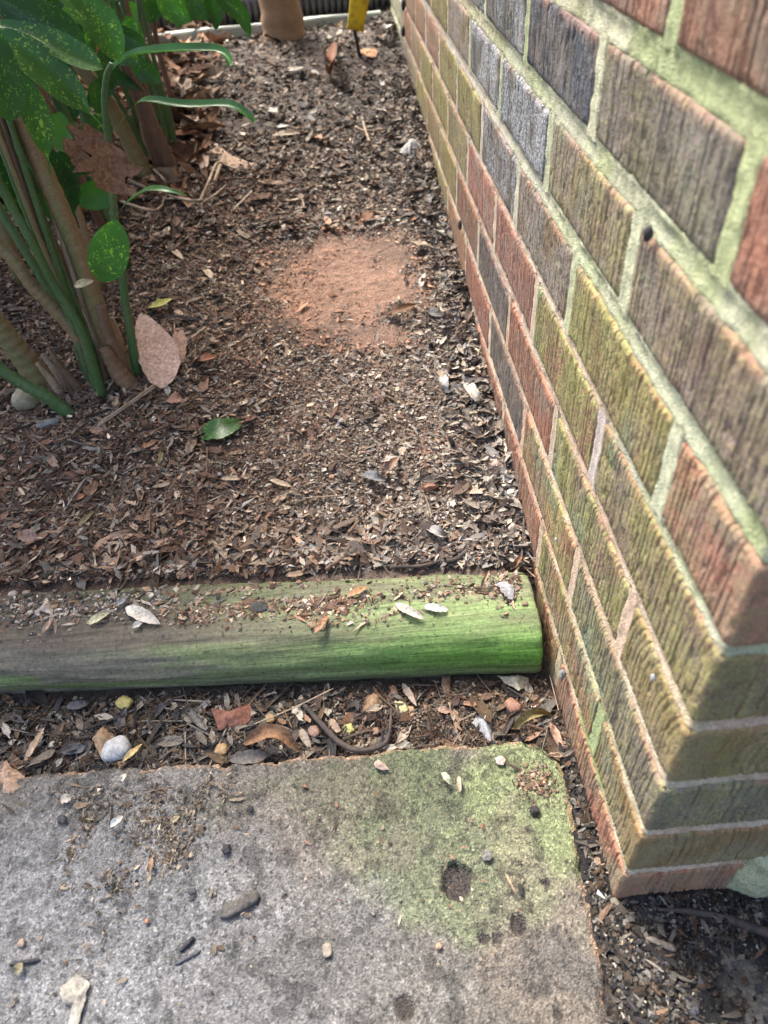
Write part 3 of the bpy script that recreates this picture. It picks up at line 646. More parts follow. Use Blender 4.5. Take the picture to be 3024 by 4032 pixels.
# litter in the strip between timber and paving, and in the dark gutter by the wall corner
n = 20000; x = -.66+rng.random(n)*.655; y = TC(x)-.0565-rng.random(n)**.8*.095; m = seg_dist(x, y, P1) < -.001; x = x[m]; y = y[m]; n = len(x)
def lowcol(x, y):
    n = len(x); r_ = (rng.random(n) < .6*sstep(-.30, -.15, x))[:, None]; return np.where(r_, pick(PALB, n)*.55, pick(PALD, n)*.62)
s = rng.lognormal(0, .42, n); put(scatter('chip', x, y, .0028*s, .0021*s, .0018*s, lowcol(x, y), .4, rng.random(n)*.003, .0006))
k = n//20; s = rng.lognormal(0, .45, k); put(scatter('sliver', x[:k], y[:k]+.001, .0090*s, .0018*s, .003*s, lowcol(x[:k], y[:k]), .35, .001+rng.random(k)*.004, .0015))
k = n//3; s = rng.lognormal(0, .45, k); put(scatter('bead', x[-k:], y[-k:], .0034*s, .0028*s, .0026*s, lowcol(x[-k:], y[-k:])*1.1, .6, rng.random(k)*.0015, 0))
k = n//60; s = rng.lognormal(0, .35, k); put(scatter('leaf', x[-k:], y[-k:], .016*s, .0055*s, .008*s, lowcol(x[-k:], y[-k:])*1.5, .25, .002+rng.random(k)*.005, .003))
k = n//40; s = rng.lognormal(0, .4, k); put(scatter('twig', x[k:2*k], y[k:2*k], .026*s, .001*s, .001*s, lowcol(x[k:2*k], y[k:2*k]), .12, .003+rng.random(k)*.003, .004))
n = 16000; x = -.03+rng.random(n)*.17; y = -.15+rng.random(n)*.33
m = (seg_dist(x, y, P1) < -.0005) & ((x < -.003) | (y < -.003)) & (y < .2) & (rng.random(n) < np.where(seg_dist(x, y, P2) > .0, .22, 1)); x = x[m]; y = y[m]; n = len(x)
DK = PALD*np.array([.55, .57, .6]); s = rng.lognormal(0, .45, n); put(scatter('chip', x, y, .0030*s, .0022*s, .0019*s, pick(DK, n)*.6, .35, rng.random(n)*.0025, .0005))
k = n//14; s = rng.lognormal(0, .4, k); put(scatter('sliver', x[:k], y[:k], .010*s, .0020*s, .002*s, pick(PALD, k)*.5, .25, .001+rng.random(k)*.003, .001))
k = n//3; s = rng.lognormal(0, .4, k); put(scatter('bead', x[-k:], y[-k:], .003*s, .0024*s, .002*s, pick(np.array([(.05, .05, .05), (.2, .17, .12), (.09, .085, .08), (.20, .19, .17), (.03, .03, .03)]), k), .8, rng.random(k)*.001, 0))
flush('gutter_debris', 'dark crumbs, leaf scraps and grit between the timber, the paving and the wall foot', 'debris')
# crumbs on the timber and on the slab
def cluster(px, py, rx, ry, n, z, col, l=.0045, kinds=('chip', 'bead', 'sliver', 'bead'), w=.6):
    c = at_z(px, py, z); dd = np.linalg.norm(c-CAM)/FPX
    x = c[0]+rng.normal(0, rx*dd*.5, n); y = c[1]+rng.normal(0, ry*dd*1.3*.5, n)
    if z == 0.0:
        kk = (y-TC(x) > -.029) & (y-TC(x) < .04) & (x < -.02); x = x[kk]; y = y[kk]
    for q, kd in enumerate(kinds):
        sl = slice(q, None, len(kinds)); m = len(x[sl]); s = rng.lognormal(0, .45, m)
        L = l*s*(1.8 if kd == 'sliver' else (.62 if kd == 'bead' else .9)); W = l*s*(w if kd != 'sliver' else .32)
        zz = surf_h(x[sl], y[sl]); put(scatter(kd, x[sl], y[sl], L, W, W*.6, pick(col, m), .3, .0006+rng.random(m)*.002, .0008, zz))
for a in [(1150, 2390, 330, 34, 620), (1290, 2400, 160, 50, 320), (800, 2420, 230, 44, 420), (450, 2390, 340, 60, 600), (150, 2400, 200, 60, 380), (1750, 2330, 330, 60, 260), (1990, 2340, 60, 60, 130), (2050, 2290, 90, 36, 160), (900, 2330, 500, 18, 160), (1450, 2440, 300, 24, 80)]:
    cluster(*a, 0.0, PALB*.95 if a[0] > 600 else PALD*1.7)
for q in range(1):
    n = 700; x = -.6+rng.random(n)*.575; y = TC(x)+rng.uniform(-.03, .04, n); s = rng.lognormal(0, .4, n)
    put(scatter('bead', x, y, .0022*s, .0016*s, .0014*s, pick(PALB, n), .5, rng.random(n)*.0005, 0))
flush('timber_crumbs', 'soil crumbs and leaf scraps scattered along the top of the green timber', 'debris')
for a in [(650, 3240, 170, 90, 420), (680, 3350, 100, 70, 200), (450, 3480, 110, 60, 150), (520, 3160, 200, 60, 160), (2110, 3080, 85, 55, 260), (860, 3110, 90, 60, 120), (270, 3370, 30, 60, 90), (355, 3235, 28, 60, 90), (300, 3130, 200, 50, 120), (1900, 3500, 300, 200, 60), (1200, 3300, 700, 300, 150), (500, 3800, 500, 200, 150), (2380, 3330, 40, 120, 60)]:
    cluster(*a, SZ, (np.array([(.11, .085, .06), (.08, .06, .045), (.15, .12, .09), (.06, .05, .04), (.22, .18, .13)]) if a[0] < 1000 else PALB*.8) , .0028)
flush('paving_crumbs', 'small crumbs, chips and seed scraps scattered over the concrete paving slab', 'debris')

# ------------------------------------------------------------------ builders for single leaves, stones, twigs
def smooth_path(pts, n):
    P = np.array(pts, float); m = len(P)
    if m == 2: return P[0]+(P[1]-P[0])*np.linspace(0, 1, n)[:, None]
    Q = np.concatenate([[2*P[0]-P[1]], P, [2*P[-1]-P[-2]]]); out = []
    for t_ in np.linspace(0, m-1-1e-6, n):
        i = int(t_); f = t_-i; a, b, c, d = Q[i:i+4]
        out.append(.5*((2*b)+(-a+c)*f+(2*a-5*b+4*c-d)*f*f+(-a+3*b-3*c+d)*f**3))
    return np.array(out)
def leaf_geo(path, width, hint, fold=.25, n=14, shape=.75, jag=0.0, twist=0.0, skew=.42, seed=0, petiole=.0):
    P = smooth_path(path, n); T = np.gradient(P, axis=0); T /= np.linalg.norm(T, axis=1)[:, None]+1e-12
    V = []; nv = 7; r = np.random.default_rng(seed)
    for i in range(n):
        u = i/(n-1); hv = np.array(hint(u) if callable(hint) else hint, float)
        s = np.cross(T[i], hv); s /= np.linalg.norm(s)+1e-9; nn = np.cross(s, T[i])
        a = twist*(u-.3); s, nn = s*math.cos(a)+nn*math.sin(a), nn*math.cos(a)-s*math.sin(a)
        up = max(0., (u-petiole)/(1-petiole)); x = up**(math.log(.5)/math.log(skew)) if up > 0 else 0
        w = width*.5*max(math.sin(PI*x), 0)**shape + width*.022
        if u < petiole: w = width*.03
        for k in range(nv):
            q = (k-(nv-1)/2)/((nv-1)/2); jw = w*(1+(jag*(r.random()-.5) if abs(q) > .9 else 0))
            bump_ = .035*width*math.cos(u*38)*abs(q)
            V.append(P[i]+s*jw*q*math.cos(fold*abs(q))+nn*(abs(q)*jw*math.sin(fold)+bump_*(w/width)))
    return np.array(V), grid_faces(n, nv)
def leaf_obj(name, path, width, hint, mat, parent=None, col=None, label=None, cat=None, group=None, **k):
    V, F = leaf_geo(path, width, hint, **k); o = mesh_obj(name, V, F, mat, parent)
    if parent is None: reloc(o, V.mean(0)*[1, 1, 0]+[0, 0, V[:, 2].min()]); tag(o, label, cat or 'leaf', group)
    if col is not None: o.color = (*col, 1)
    return o
SURF = {'g': lambda p, l: at_g(*p, l), 't': lambda p, l: at_z(*p, .0015+l), 's': lambda p, l: at_z(*p, SZ+.0015+l), 'lo': lambda p, l: at_z(*p, -.0555+l)}
lab_seed = [0]
def lying_leaf(sf, A, B, wpx, col, label, arch=.003, fold=.3, group=None, mid=None, mat=None, **k):
    lab_seed[0] += 1; f = SURF[sf]
    a = f(A, .003); b = f(B, .003); m_ = f(mid if mid else ((A[0]+B[0])/2, (A[1]+B[1])/2), arch+.003)
    w_ = wpx/FPX*np.linalg.norm(m_-CAM)*1.15; sd = lab_seed[0]; k.setdefault('twist', ((sd*37) % 11-5)*.08); k.setdefault('jag', .25)
    return leaf_obj('leaf', [a, m_, b], w_, (0.15*math.sin(sd), -.25, 1), mat or MAT_DEAD, None, col, label, 'leaf', group, fold=fold, seed=sd, **k)
def poly_leaf(sf, pts, col, label, lift=.006, cup=.5, cat='leaf', name='leaf', mat=None):
    lab_seed[0] += 1; sd = lab_seed[0]; f = SURF[sf]; n = len(pts); W = np.array([f(p, .002) for p in pts]); cen = W.mean(0)+[0, 0, lift]
    # outline resampled with a ragged edge, three rings towards the middle
    out = []
    for i in range(n):
        for t_ in (0, .33, .66):
            p = W[i]*(1-t_)+W[(i+1) % n]*t_; out.append(p)
    out = np.array(out); m = len(out); r = np.random.default_rng(sd); sz = np.linalg.norm(W-cen, axis=1).mean()
    out += r.normal(0, .035*sz, out.shape); rings = []
    for q, rr_ in enumerate((1, .72, .4)):
        g = cen+(out-cen)*rr_; g[:, 2] = out[:, 2]*rr_+cen[2]*(1-rr_)+cup*sz*.12*np.sin(np.arange(m)*2*PI/m*2+sd)*rr_+r.normal(0, .02*sz, m); rings.append(g)
    V = np.concatenate(rings+[cen[None]]); F = []
    for q in range(2):
        for i in range(m): j = (i+1) % m; F.append((q*m+i, q*m+j, (q+1)*m+j, (q+1)*m+i))
    for i in range(m): F.append((2*m+i, 2*m+(i+1) % m, 3*m))
    o = mesh_obj(name, V, F, mat or MAT_DEAD); o.color = (*col, 1); reloc(o, [cen[0], cen[1], V[:, 2].min()]); return tag(o, label, cat)
def stone(sf, c, wpx, hpx, col, label, ang=0, flat=.6, name='pebble', cat='pebble', rough_=.10, mat=None, group=None, sink=.25):
    lab_seed[0] += 1; sd = lab_seed[0]; p = SURF[sf](c, 0); dd = np.linalg.norm(p-CAM)/FPX
    a, b = wpx*dd/2*.92, hpx*dd/2*1.05; h = min(a, b)*flat*.95; rough_ = rough_*1.25+.05
    n, m = 18, 11; V = []; cuts = np.random.default_rng(sd+900).normal(0, 1, (5, 3)); cuts /= np.linalg.norm(cuts, axis=1)[:, None]
    for i in range(n):
        for j in range(m):
            th = 2*PI*i/n; ph = PI*j/(m-1); v = np.array([math.cos(th)*math.sin(ph), math.sin(th)*math.sin(ph), math.cos(ph)])
            k = (1+rough_*2*(float(fbm(v[0]*1.7+sd*7+v[2], v[1]*1.7+v[2]*.7, sd, 3))-.5))*min([1.]+[.80/max(float(v@c_), .01) for c_ in cuts]); v = np.sign(v)*np.abs(v)**.78*k*(1+.10*((v*np.array([1.3, .7, 1])).sum() > .55)); V.append(v)
    V = np.array(V)*[a, b, h]; ca, sa = math.cos(ang), math.sin(ang)
    V = np.stack([V[:, 0]*ca-V[:, 1]*sa, V[:, 0]*sa+V[:, 1]*ca, V[:, 2]], -1)+[0, 0, h*(1-sink)]
    V = V-[0, 0, h*.05]; gcl = np.array(col); gcl = gcl*.66+gcl.mean()*.06
    o = mesh_obj(name, V, grid_faces(n, m, True), mat or MAT_STONE); o.location = p; o.color = (*gcl, 1); return tag(o, label, cat, group)
def tube_geo(pts, rad, n=None, sides=10, nodes=None, wob=0.0, seed=0):
    n = n or max(6, len(pts)*6); P = smooth_path(pts, n); T = np.gradient(P, axis=0); T /= np.linalg.norm(T, axis=1)[:, None]+1e-12
    rad = np.interp(np.linspace(0, 1, n), np.linspace(0, 1, len(rad)), rad) if hasattr(rad, '__len__') else np.full(n, rad)
    r = np.random.default_rng(seed); ref = np.array([.31, .2, .93]) if abs(T[0][2]) < .9 else np.array([1., .1, 0]); V = []
    for i in range(n):
        s = np.cross(T[i], ref); s /= np.linalg.norm(s); u = np.cross(s, T[i])
        rr_ = rad[i]
        if nodes and i % nodes == 0: rr_ *= 1.16
        for k in range(sides):
            a = 2*PI*k/sides; q = rr_*(1+wob*(r.random()-.5)+.05*math.sin(i*1.9+seed)); V.append(P[i]+s*math.cos(a)*q+u*math.sin(a)*q)
    V = np.array(V); F = [(i*sides+k, i*sides+(k+1) % sides, (i+1)*sides+(k+1) % sides, (i+1)*sides+k) for i in range(n-1) for k in range(sides)]
    F.append(tuple(range(sides))[::-1]); F.append(tuple((n-1)*sides+k for k in range(sides))); return V, F
def tube_obj(name, pts, rad, mat, parent=None, label=None, cat=None, group=None, **k):
    V, F = tube_geo(pts, rad, **k); o = mesh_obj(name, V, F, mat, parent)
    if parent is None: reloc(o, V.mean(0)*[1, 1, 0]+[0, 0, V[:, 2].min()]); tag(o, label, cat, group)
    return o

# ------------------------------------------------------------------ single things lying about
T_ = (.26, .18, .12); TP = (.36, .27, .18); OL = (.22, .18, .085); PK = (.30, .19, .14); WH = (.36, .33, .285); GRL = (.22, .215, .205); BR = (.17, .095, .055); RD = (.24, .10, .065)
# in the bed
lying_leaf('g', (790, 1712), (950, 1655), 78, (1, 1, 1), 'fallen green leaf with yellow speckles lying flat on the mulch', fold=.15, arch=.006, mat=MAT_LEAF, shape=.62, name='leaf') if False else None
def gl(*a, **k): return lying_leaf('g', *a, **k)
gl((785, 1712), (955, 1660), 84, (1, 1, 1), 'fallen fresh green leaf with yellow speckles lying on the mulch', fold=.12, arch=.008, mat=MAT_LEAF, shape=.62)
gl((737, 1776), (772, 1720), 32, T_, 'small brown oval leaf just below the fallen speckled green leaf')
gl((631, 1838), (635, 1755), 15, OL, 'narrow olive leaf pointing away from the timber, below the shrub base')
gl((186, 1790), (233, 1850), 24, PK, 'short pinkish tan leaf standing out in the dark mulch near the shrub base')
gl((868, 1884), (984, 1882), 20, TP, 'tan slender leaf lying crosswise in the middle of the mulch')
gl((1064, 1888), (1150, 1916), 20, TP, 'tan slender leaf with a bent tip beside a star-shaped scrap')
gl((302, 2078), (374, 2010), 16, OL, 'slanting olive willow-like leaf on the dark mulch')
gl((433, 1982), (460, 2026), 15, T_, 'short thin tan leaf between the slanting olive leaf and the crossed leaves')
gl((550, 2047), (668, 2014), 17, TP, 'upper pale leaf of two crossed slender leaves in the mulch')
gl((604, 2092), (592, 2002), 17, BR, 'lower brown leaf of two crossed slender leaves in the mulch')
gl((398, 2130), (526, 2086), 26, PK, 'curved pinkish brown leaf above the olive leaf near the timber')
gl((450, 2180), (535, 2228), 26, OL, 'olive and brown pointed leaf a hand above the timber')
gl((0, 2278), (104, 2218), 30, T_, 'tan leaf at the picture edge just behind the timber')
gl((72, 2100), (155, 2128), 44, (.23, .15, .12), 'broad dull brown leaf scrap in the mulch near the picture edge')
gl((337, 1955), (382, 1895), 40, BR, 'dark brown broken leaf half buried in the mulch')
gl((300, 1962), (340, 1945), 26, (.30, .14, .08), 'small orange-brown leaf scrap beside a half buried leaf')
gl((1032, 2098), (1120, 2190), 30, (.33, .28, .22), 'longest weathered leaf of the bundle lying against the timber')
gl((1096, 2132), (1178, 2194), 24, (.34, .25, .17), 'second tan leaf of the bundle lying against the timber')
gl((1172, 2143), (1268, 2170), 28, GRL, 'grey smooth leaf across the top of the bundle against the timber')
gl((1055, 2165), (1105, 2215), 20, BR, 'brown sliver of leaf under the bundle against the timber')
gl((1126, 2267), (1226, 2250), 20, T_, 'tan curled leaf lying along the back edge of the timber')
gl((1520, 1243), (1642, 1198), 40, BR, 'brown curled leaf lying on the bare orange clay patch', fold=.6, arch=.012)
gl((1826, 1496), (1900, 1598), 42, WH, 'torn whitish leaf leaning at the foot of the brick wall', fold=.5, arch=.012)
gl((1866, 1918), (1906, 1974), 26, GRL, 'grey narrow leaf near the wall above the timber')
gl((1800, 1665), (1880, 1712), 26, (.25, .2, .17), 'dull brown curled leaf near the wall beside shredded scraps', fold=.7)
gl((1425, 1868), (1522, 1892), 44, (.15, .155, .16), 'dark grey cupped leaf in the middle of the bed', fold=.5, arch=.010)
gl((1508, 1872), (1572, 1800), 40, (.24, .16, .12), 'brown curled leaf touching the dark grey cupped leaf', fold=.8, arch=.016)
gl((1680, 2080), (1765, 2118), 44, (.28, .26, .25), 'grey crumpled leaf at the wall end of the bed', fold=.7, arch=.010)
gl((1742, 1478), (1752, 1545), 44, (.36, .34, .32), 'pale grey shrivelled leaf a few centimetres off the wall', fold=.8, arch=.010)
gl((1655, 1130), (1672, 1075), 22, (.42, .38, .32), 'small bleached leaf by the wall above the torn whitish leaf')
gl((2015, 2250), (2058, 2180), 26, BR, 'dark brown leaf stuck upright in the corner of bed and wall', fold=.8, arch=.02)
gl((820, 1180), (860, 1150), 16, TP, 'pinkish chip pointing to the shrub') if False else None
gl((672, 975), (722, 1022), 20, TP, 'slender tan leaf in the mulch beside the speckled hanging leaf')
gl((808, 1058), (838, 1098), 24, (.38, .30, .21), 'pale tan scrap in the mulch between shrub and clay patch')
gl((578, 1218), (680, 1176), 40, (.34, .33, .09), 'yellow-green torn leaf on the mulch behind the shrub base', fold=.4, arch=.014)
gl((1052, 438), (1124, 446), 26, WH, 'whitish curled leaf on the dark far soil', fold=.5, arch=.012)
gl((1214, 452), (1266, 430), 20, WH, 'small whitish curled leaf further toward the wall on the dark far soil', fold=.5)
gl((1088, 500), (1138, 494), 20, (.44, .42, .38), 'grey-white flake in front of the whitish curled leaf')
gl((1232, 545), (1300, 552), 34, (.33, .20, .13), 'pointed reddish tan leaf in front of the crossed sticks', fold=.6, arch=.012)
gl((1060, 540), (1200, 520), 30, (.34, .27, .2), 'long ragged tan leaf on the far soil', fold=.5, arch=.008)
gl((1120, 290), (1205, 265), 30, WH, 'white bleached leaf in front of the tree trunk', fold=.5, arch=.012)
gl((1480, 140), (1560, 95), 34, (.55, .54, .52), 'white dry leaves heap at the far foot of the wall', fold=.6, arch=.03)
gl((1480, 225), (1418, 195), 40, (.30, .15, .07), 'orange-brown leaf lying beside the black stake')
gl((1300, 300), (1318, 165), 44, (.20, .09, .05), 'reddish brown curled leaf standing upright before the yellow tab', arch=.05, fold=.7)
gl((663, 1570), (716, 1568), 48, (.27, .15, .10), 'rounded brown leaf scrap at the foot of the shrub', shape=.5)
gl((770, 1425), (860, 1402), 40, (.26, .12, .07), 'russet curled leaf in the mulch beside the shrub', fold=.6, arch=.012)
gl((700, 1290), (722, 1430), 40, (.24, .15, .11), 'brown lobed leaf lying next to the large pale dead leaf', jag=.5)
gl((365, 1680), (418, 1700), 46, (.30, .19, .13), 'square tan leaf piece in front of the shrub base', shape=.5)
gl((450, 1570), (462, 1600), 24, (.36, .27, .17), 'tiny tan pointed leaf standing at the shrub base')
poly_leaf('g', [(815, 610), (832, 565), (872, 588), (925, 642), (1015, 648), (985, 668), (915, 668), (872, 640), (850, 625)], (.36, .25, .17), 'tan torn leaf with a long hooked tail behind the dried twig', lift=.012)
poly_leaf('g', [(1570, 600), (1598, 572), (1650, 558), (1675, 585), (1640, 602), (1612, 612)], (.36, .35, .33), 'grey-white leaf lying against the wall beside the far soil', lift=.02)
poly_leaf('g', [(1902, 1855), (1928, 1802), (1968, 1812), (2000, 1850), (1975, 1868), (1940, 1878)], (.42, .30, .24), 'pinkish crumpled leaf at the wall foot above the corner', lift=.012, cup=1.0)
poly_leaf('g', [(1984, 2098), (2010, 2058), (2048, 2082), (2042, 2112), (2005, 2120)], (.44, .36, .29), 'pale bent leaf wedged where timber, bed and wall meet', lift=.014, cup=.9)
poly_leaf('g', [(1000, 2225), (1040, 2252), (1085, 2246), (1088, 2208), (1030, 2214)], (.27, .25, .17), 'broad leaf with mould-green spots against the back of the timber', lift=.006)
poly_leaf('g', [(320, 1270), (362, 1250), (425, 1262), (420, 1330), (378, 1368), (350, 1330)], (.24, .14, .085), 'brown lobed leaf caught among the stems at the shrub base', lift=.05, cup=.9)
# large pale dead leaf leaning at the shrub
a = at_g(638, 1530, .006); b = at_g(640, 1532, .0)+np.array([-.055, .125, .085]); b = at_y(552, 1236, b[1]); m_ = (a+b)/2+np.array([.012, -.012, .0])
leaf_obj('leaf', [a, m_, b], .052, (.25, -1, .55), MAT_DEAD, None, (.40, .27, .21), 'large pale pinkish dead leaf leaning upright beside the shrub stems', 'leaf', fold=.25, seed=5, shape=.7, jag=.15)
# in the strip
for p, l, cu, cl, lb in [
  ([(-40, 3000), (20, 3000), (110, 3072), (175, 3142), (120, 3172), (50, 3198), (-40, 3170)], .012, .7, (.34, .235, .165), 'big folded pale brown leaf lying over the paving edge'),
  ([(172, 3055), (215, 3048), (228, 3090), (222, 3128), (178, 3122), (150, 3090)], .006, .5, (.25, .15, .105), 'reddish brown leaf tucked under the big folded leaf'),
  ([(372, 2935), (364, 2900), (410, 2853), (432, 2868), (455, 2925), (425, 2950), (395, 2978)], .010, .5, (.27, .185, .115), 'tan triangular leaf piece beside the white pebble'),
  ([(832, 2795), (850, 2790), (868, 2835), (905, 2845), (950, 2805), (985, 2770), (1000, 2815), (945, 2870), (900, 2885), (860, 2872)], .012, 1.2, (.19, .085, .06), 'thick reddish curled leaf under the front edge of the timber'),
  ([(1430, 2800), (1440, 2740), (1468, 2700), (1498, 2738), (1512, 2775), (1508, 2815), (1462, 2822)], .008, .5, (.22, .14, .085), 'brown pointed leaf with dark spots below the timber'),
  ([(1862, 2845), (1878, 2808), (1902, 2788), (1928, 2820), (1942, 2860), (1930, 2920), (1895, 2890)], .008, .5, (.24, .245, .255), 'silvery grey leaf at the back edge of the paving'),
  ([(1956, 2657), (1992, 2668), (2040, 2660), (2088, 2668), (2070, 2705), (2045, 2722), (2000, 2700)], .008, .8, (.33, .31, .23), 'pale mottled leaf half under the wall end of the timber'),
  ([(1740, 2660), (1772, 2658), (1772, 2722), (1752, 2740), (1738, 2700)], .005, .5, (.19, .13, .09), 'dull brown leaf hanging from under the timber front')]:
    poly_leaf('lo', p, cl, lb, lift=l, cup=cu)
def lo(*a, **k): return lying_leaf('lo', *a, **k)
lo((958, 2928), (1182, 2962), 62, (.20, .11, .06), 'long arched brown leaf beside the paving edge', arch=.020, fold=.7, mid=(1080, 2885))
lo((905, 2992), (1066, 2972), 46, (.10, .09, .085), 'dark decayed leaf lying below the long arched brown leaf', arch=.006, fold=.4)
lo((2022, 2872), (2178, 2818), 44, (.21, .165, .07), 'curled olive leaf arching like a bridge beside the orange stone', arch=.032, fold=.9, mid=(2100, 2815))
lo((2168, 2845), (2220, 2962), 26, (.36, .22, .16), 'slim pointed tan leaf beside the wall foot', arch=.006)
lo((95, 3002), (176, 2862), 22, (.36, .26, .18), 'tan bark-like leaf sliver slanting above the big folded leaf', arch=.006)
lo((350, 3008), (500, 2985), 30, (.07, .07, .075), 'black charred leaf below the white pebble') if False else None
lo((240, 2955), (352, 2945), 34, (.09, .09, .10), 'dark grey bark flake between the leaf sliver and the tan leaf piece')
lo((262, 2782), (350, 2770), 26, (.075, .075, .08), 'dark flat chip beside the timber near the picture edge')
lo((738, 2795), (820, 2888), 44, (.13, .12, .11), 'grey cone-like seed husk beside the thick reddish leaf', fold=.9, jag=.6)
lo((480, 2998), (560, 2928), 20, (.42, .32, .15), 'yellowish straw flake leaning on the white pebble', arch=.012)
lo((1100, 2855), (1150, 2960), 26, (.15, .12, .10), 'dull grey-brown leaf strip') if False else None
lo((1180, 2870), (1225, 2950), 30, (.24, .20, .16), 'grey-brown leaf next to the bent twig', fold=.6)
lo((1300, 2830), (1345, 2900), 26, (.26, .19, .14), 'tan leaf strip caught inside the bent twig', fold=.5)
lo((1585, 2690), (1640, 2780), 22, (.25, .20, .16), 'thin brown leaf strip below the timber near the yellow pebbles')
lo((1725, 2790), (1775, 2800), 24, (.26, .17, .13), 'small brown leaf chip between the pebbles and silvery leaf')
stone('lo', (462, 2962), 112, 84, (.50, .50, .50), 'smooth white pebble in the debris near the paving edge', .2, .7, rough_=.06)
stone('lo', (492, 2775), 74, 46, (.42, .36, .11), 'yellow oval pebble close to the timber', -.5, .6, rough_=.05)
stone('lo', (872, 2960), 52, 46, (.42, .27, .12), 'honey-coloured pebble below the thick reddish leaf')
stone('lo', (206, 2934), 22, 22, (.52, .47, .38), 'tiny cream pebble near the tan leaf sliver', rough_=.04)
stone('lo', (1063, 2835), 40, 34, (.40, .26, .10), 'small amber stone between the thick reddish leaf and the twig')
stone('lo', (1580, 2794), 50, 56, (.50, .45, .22), 'pale yellow pebble below the middle of the timber', .4)
stone('lo', (1620, 2806), 28, 46, (.38, .23, .12), 'orange-brown pebble touching the pale yellow pebble', .2)
stone('lo', (1376, 2874), 40, 44, (.46, .43, .14), 'greenish yellow angular pebble inside the bent twig', .6, rough_=.16)
stone('lo', (1480, 2882), 30, 28, (.33, .19, .13), 'round brown seed-like pebble between twig and paving', rough_=.04)
stone('lo', (1550, 2722), 32, 42, (.30, .17, .10), 'rust-brown oval pebble just under the timber', .1)
stone('lo', (1239, 2888), 50, 46, (.29, .17, .12), 'pinkish brown pebble beside the bend of the twig', .3)
stone('lo', (2017, 2791), 60, 60, (.32, .16, .105), 'angular orange brick fragment by the curled olive leaf', .3, .8, rough_=.16)
stone('lo', (2260, 3172), 42, 70, (.22, .125, .065), 'brown stone chip wedged between paving and wall', .1, .6, rough_=.16)
stone('lo', (2322, 3362), 44, 76, (.26, .29, .12), 'mossy green stone wedged in the gutter by the wall', .15, .6, rough_=.16)
stone('g', (1307, 1880), 26, 20, (.46, .24, .15), 'small orange pebble in the bed near the grey cupped leaf')
stone('g', (1694, 1927), 60, 34, (.30, .13, .07), 'clod of orange clay in the bed near the wall', 0, .8, cat='clod', name='clay_clod', rough_=.3)
stone('g', (188, 1675), 84, 40, (.22, .22, .215), 'grey rounded stone at the foot of the shrub', .2)
stone('g', (112, 1590), 100, 100, (.30, .27, .17), 'large yellowish stone behind the lowest green stem', .3, .7, rough_=.12)
tube_obj('twig', [at_z(*p, -.046) for p in [(1196, 2774), (1274, 2860), (1337, 2923), (1407, 2954), (1502, 2938), (1533, 2884), (1541, 2790)]], [.0021, .0026, .0028, .0026, .0022, .0017, .0012], MAT_DTWIG, None, 'bent dark twig curving like a hook below the timber', 'twig', wob=.25)
tube_obj('straw', [at_z(*p, -.044) for p in [(1000, 2852), (1150, 2790), (1313, 2711)]], .0007, MAT_DRY, None, 'thin pale straw slanting up to the timber front', 'straw')
tube_obj('straw', [at_z(*p, -.047) for p in [(2165, 2660), (2185, 2740), (2200, 2800)]], .0004, MAT_DRY, None, 'hair-thin pale straw near the wall end of the strip', 'straw')
for pts, rd, lb in [([(1541, 2232), (1650, 2229), (1737, 2208), (1815, 2168), (1878, 2148)], .0020, 'long grey twig lying along the back edge of the timber'),
                    ([(1735, 2212), (1800, 2200), (1850, 2160), (1885, 2132)], .0026, 'thicker forked twig end piled on the long grey twig'),
                    ([(1282, 2245), (1340, 2205), (1394, 2172)], .0030, 'straight brown stick pointing away from the timber')]:
    tube_obj('twig', [at_g(*p, .006) for p in pts], rd, MAT_DTWIG if rd < .003 else MAT_RSTEM, None, lb, 'twig', wob=.3)
tube_obj('straw', [at_g(*p, .005) for p in [(1192, 1962), (1270, 1956), (1346, 1950)]], .0008, MAT_DRY, None, 'pale straw lying level in the middle of the bed', 'straw')
for k, (pts, lb) in enumerate([([(385, 1678), (500, 1600), (610, 1524)], 'long dry reed stalk in front of the shrub, the lower of the pair'), ([(405, 1655), (510, 1585), (606, 1515)], 'long dry reed stalk in front of the shrub, the upper of the pair')]):
    tube_obj('reed_stalk', [at_g(*p, .010+k*.002) for p in pts], .0013, MAT_DRY, None, lb, 'stalk')
tube_obj('twig', [at_g(*p, .01) for p in [(1400, 500), (1440, 515), (1510, 508)]], .002, MAT_DRY, None, 'crosspiece of two crossed pale sticks on the far soil', 'twig')
tube_obj('twig', [at_g(*p, .014) for p in [(1430, 480), (1440, 515), (1455, 558)]], .0025, MAT_DRY, None, 'forward-pointing one of two crossed pale sticks on the far soil', 'twig')
# on the timber
def tl(*a, **k): return lying_leaf('t', *a, **k)
tl((1556, 2376), (1672, 2438), 30, WH, 'whitish pointed leaf on the timber near its middle', arch=.004, fold=.3)
tl((1672, 2386), (1762, 2400), 28, (.38, .37, .35), 'blunt white torn leaf on the timber', arch=.003, fold=.2, shape=.3, jag=.4)
tl((1972, 2290), (2018, 2360), 46, (.24, .24, .25), 'grey ragged leaf on the timber close to the wall', arch=.004, fold=.2, shape=.4, jag=.6)
tl((1895, 2312), (1926, 2246), 20, T_, 'curled tan leaf standing on the timber beside the grey ragged leaf', arch=.008, fold=.9)
tl((1370, 2342), (1442, 2310), 26, (.33, .19, .10), 'orange-brown bark flake on the timber', arch=.004, fold=.15, shape=.35)
tl((1236, 2492), (1292, 2424), 24, (.30, .17, .10), 'brown pointed leaf beside the small round seed on the timber', arch=.005)
tl((1144, 2456), (1200, 2446), 18, (.28, .17, .09), 'thin rusty leaf on the timber left of the round seed') if False else None
tl((494, 2392), (630, 2456), 42, (.46, .42, .36), 'largest pale leaf on the timber, pointed at both ends', arch=.004, fold=.3)
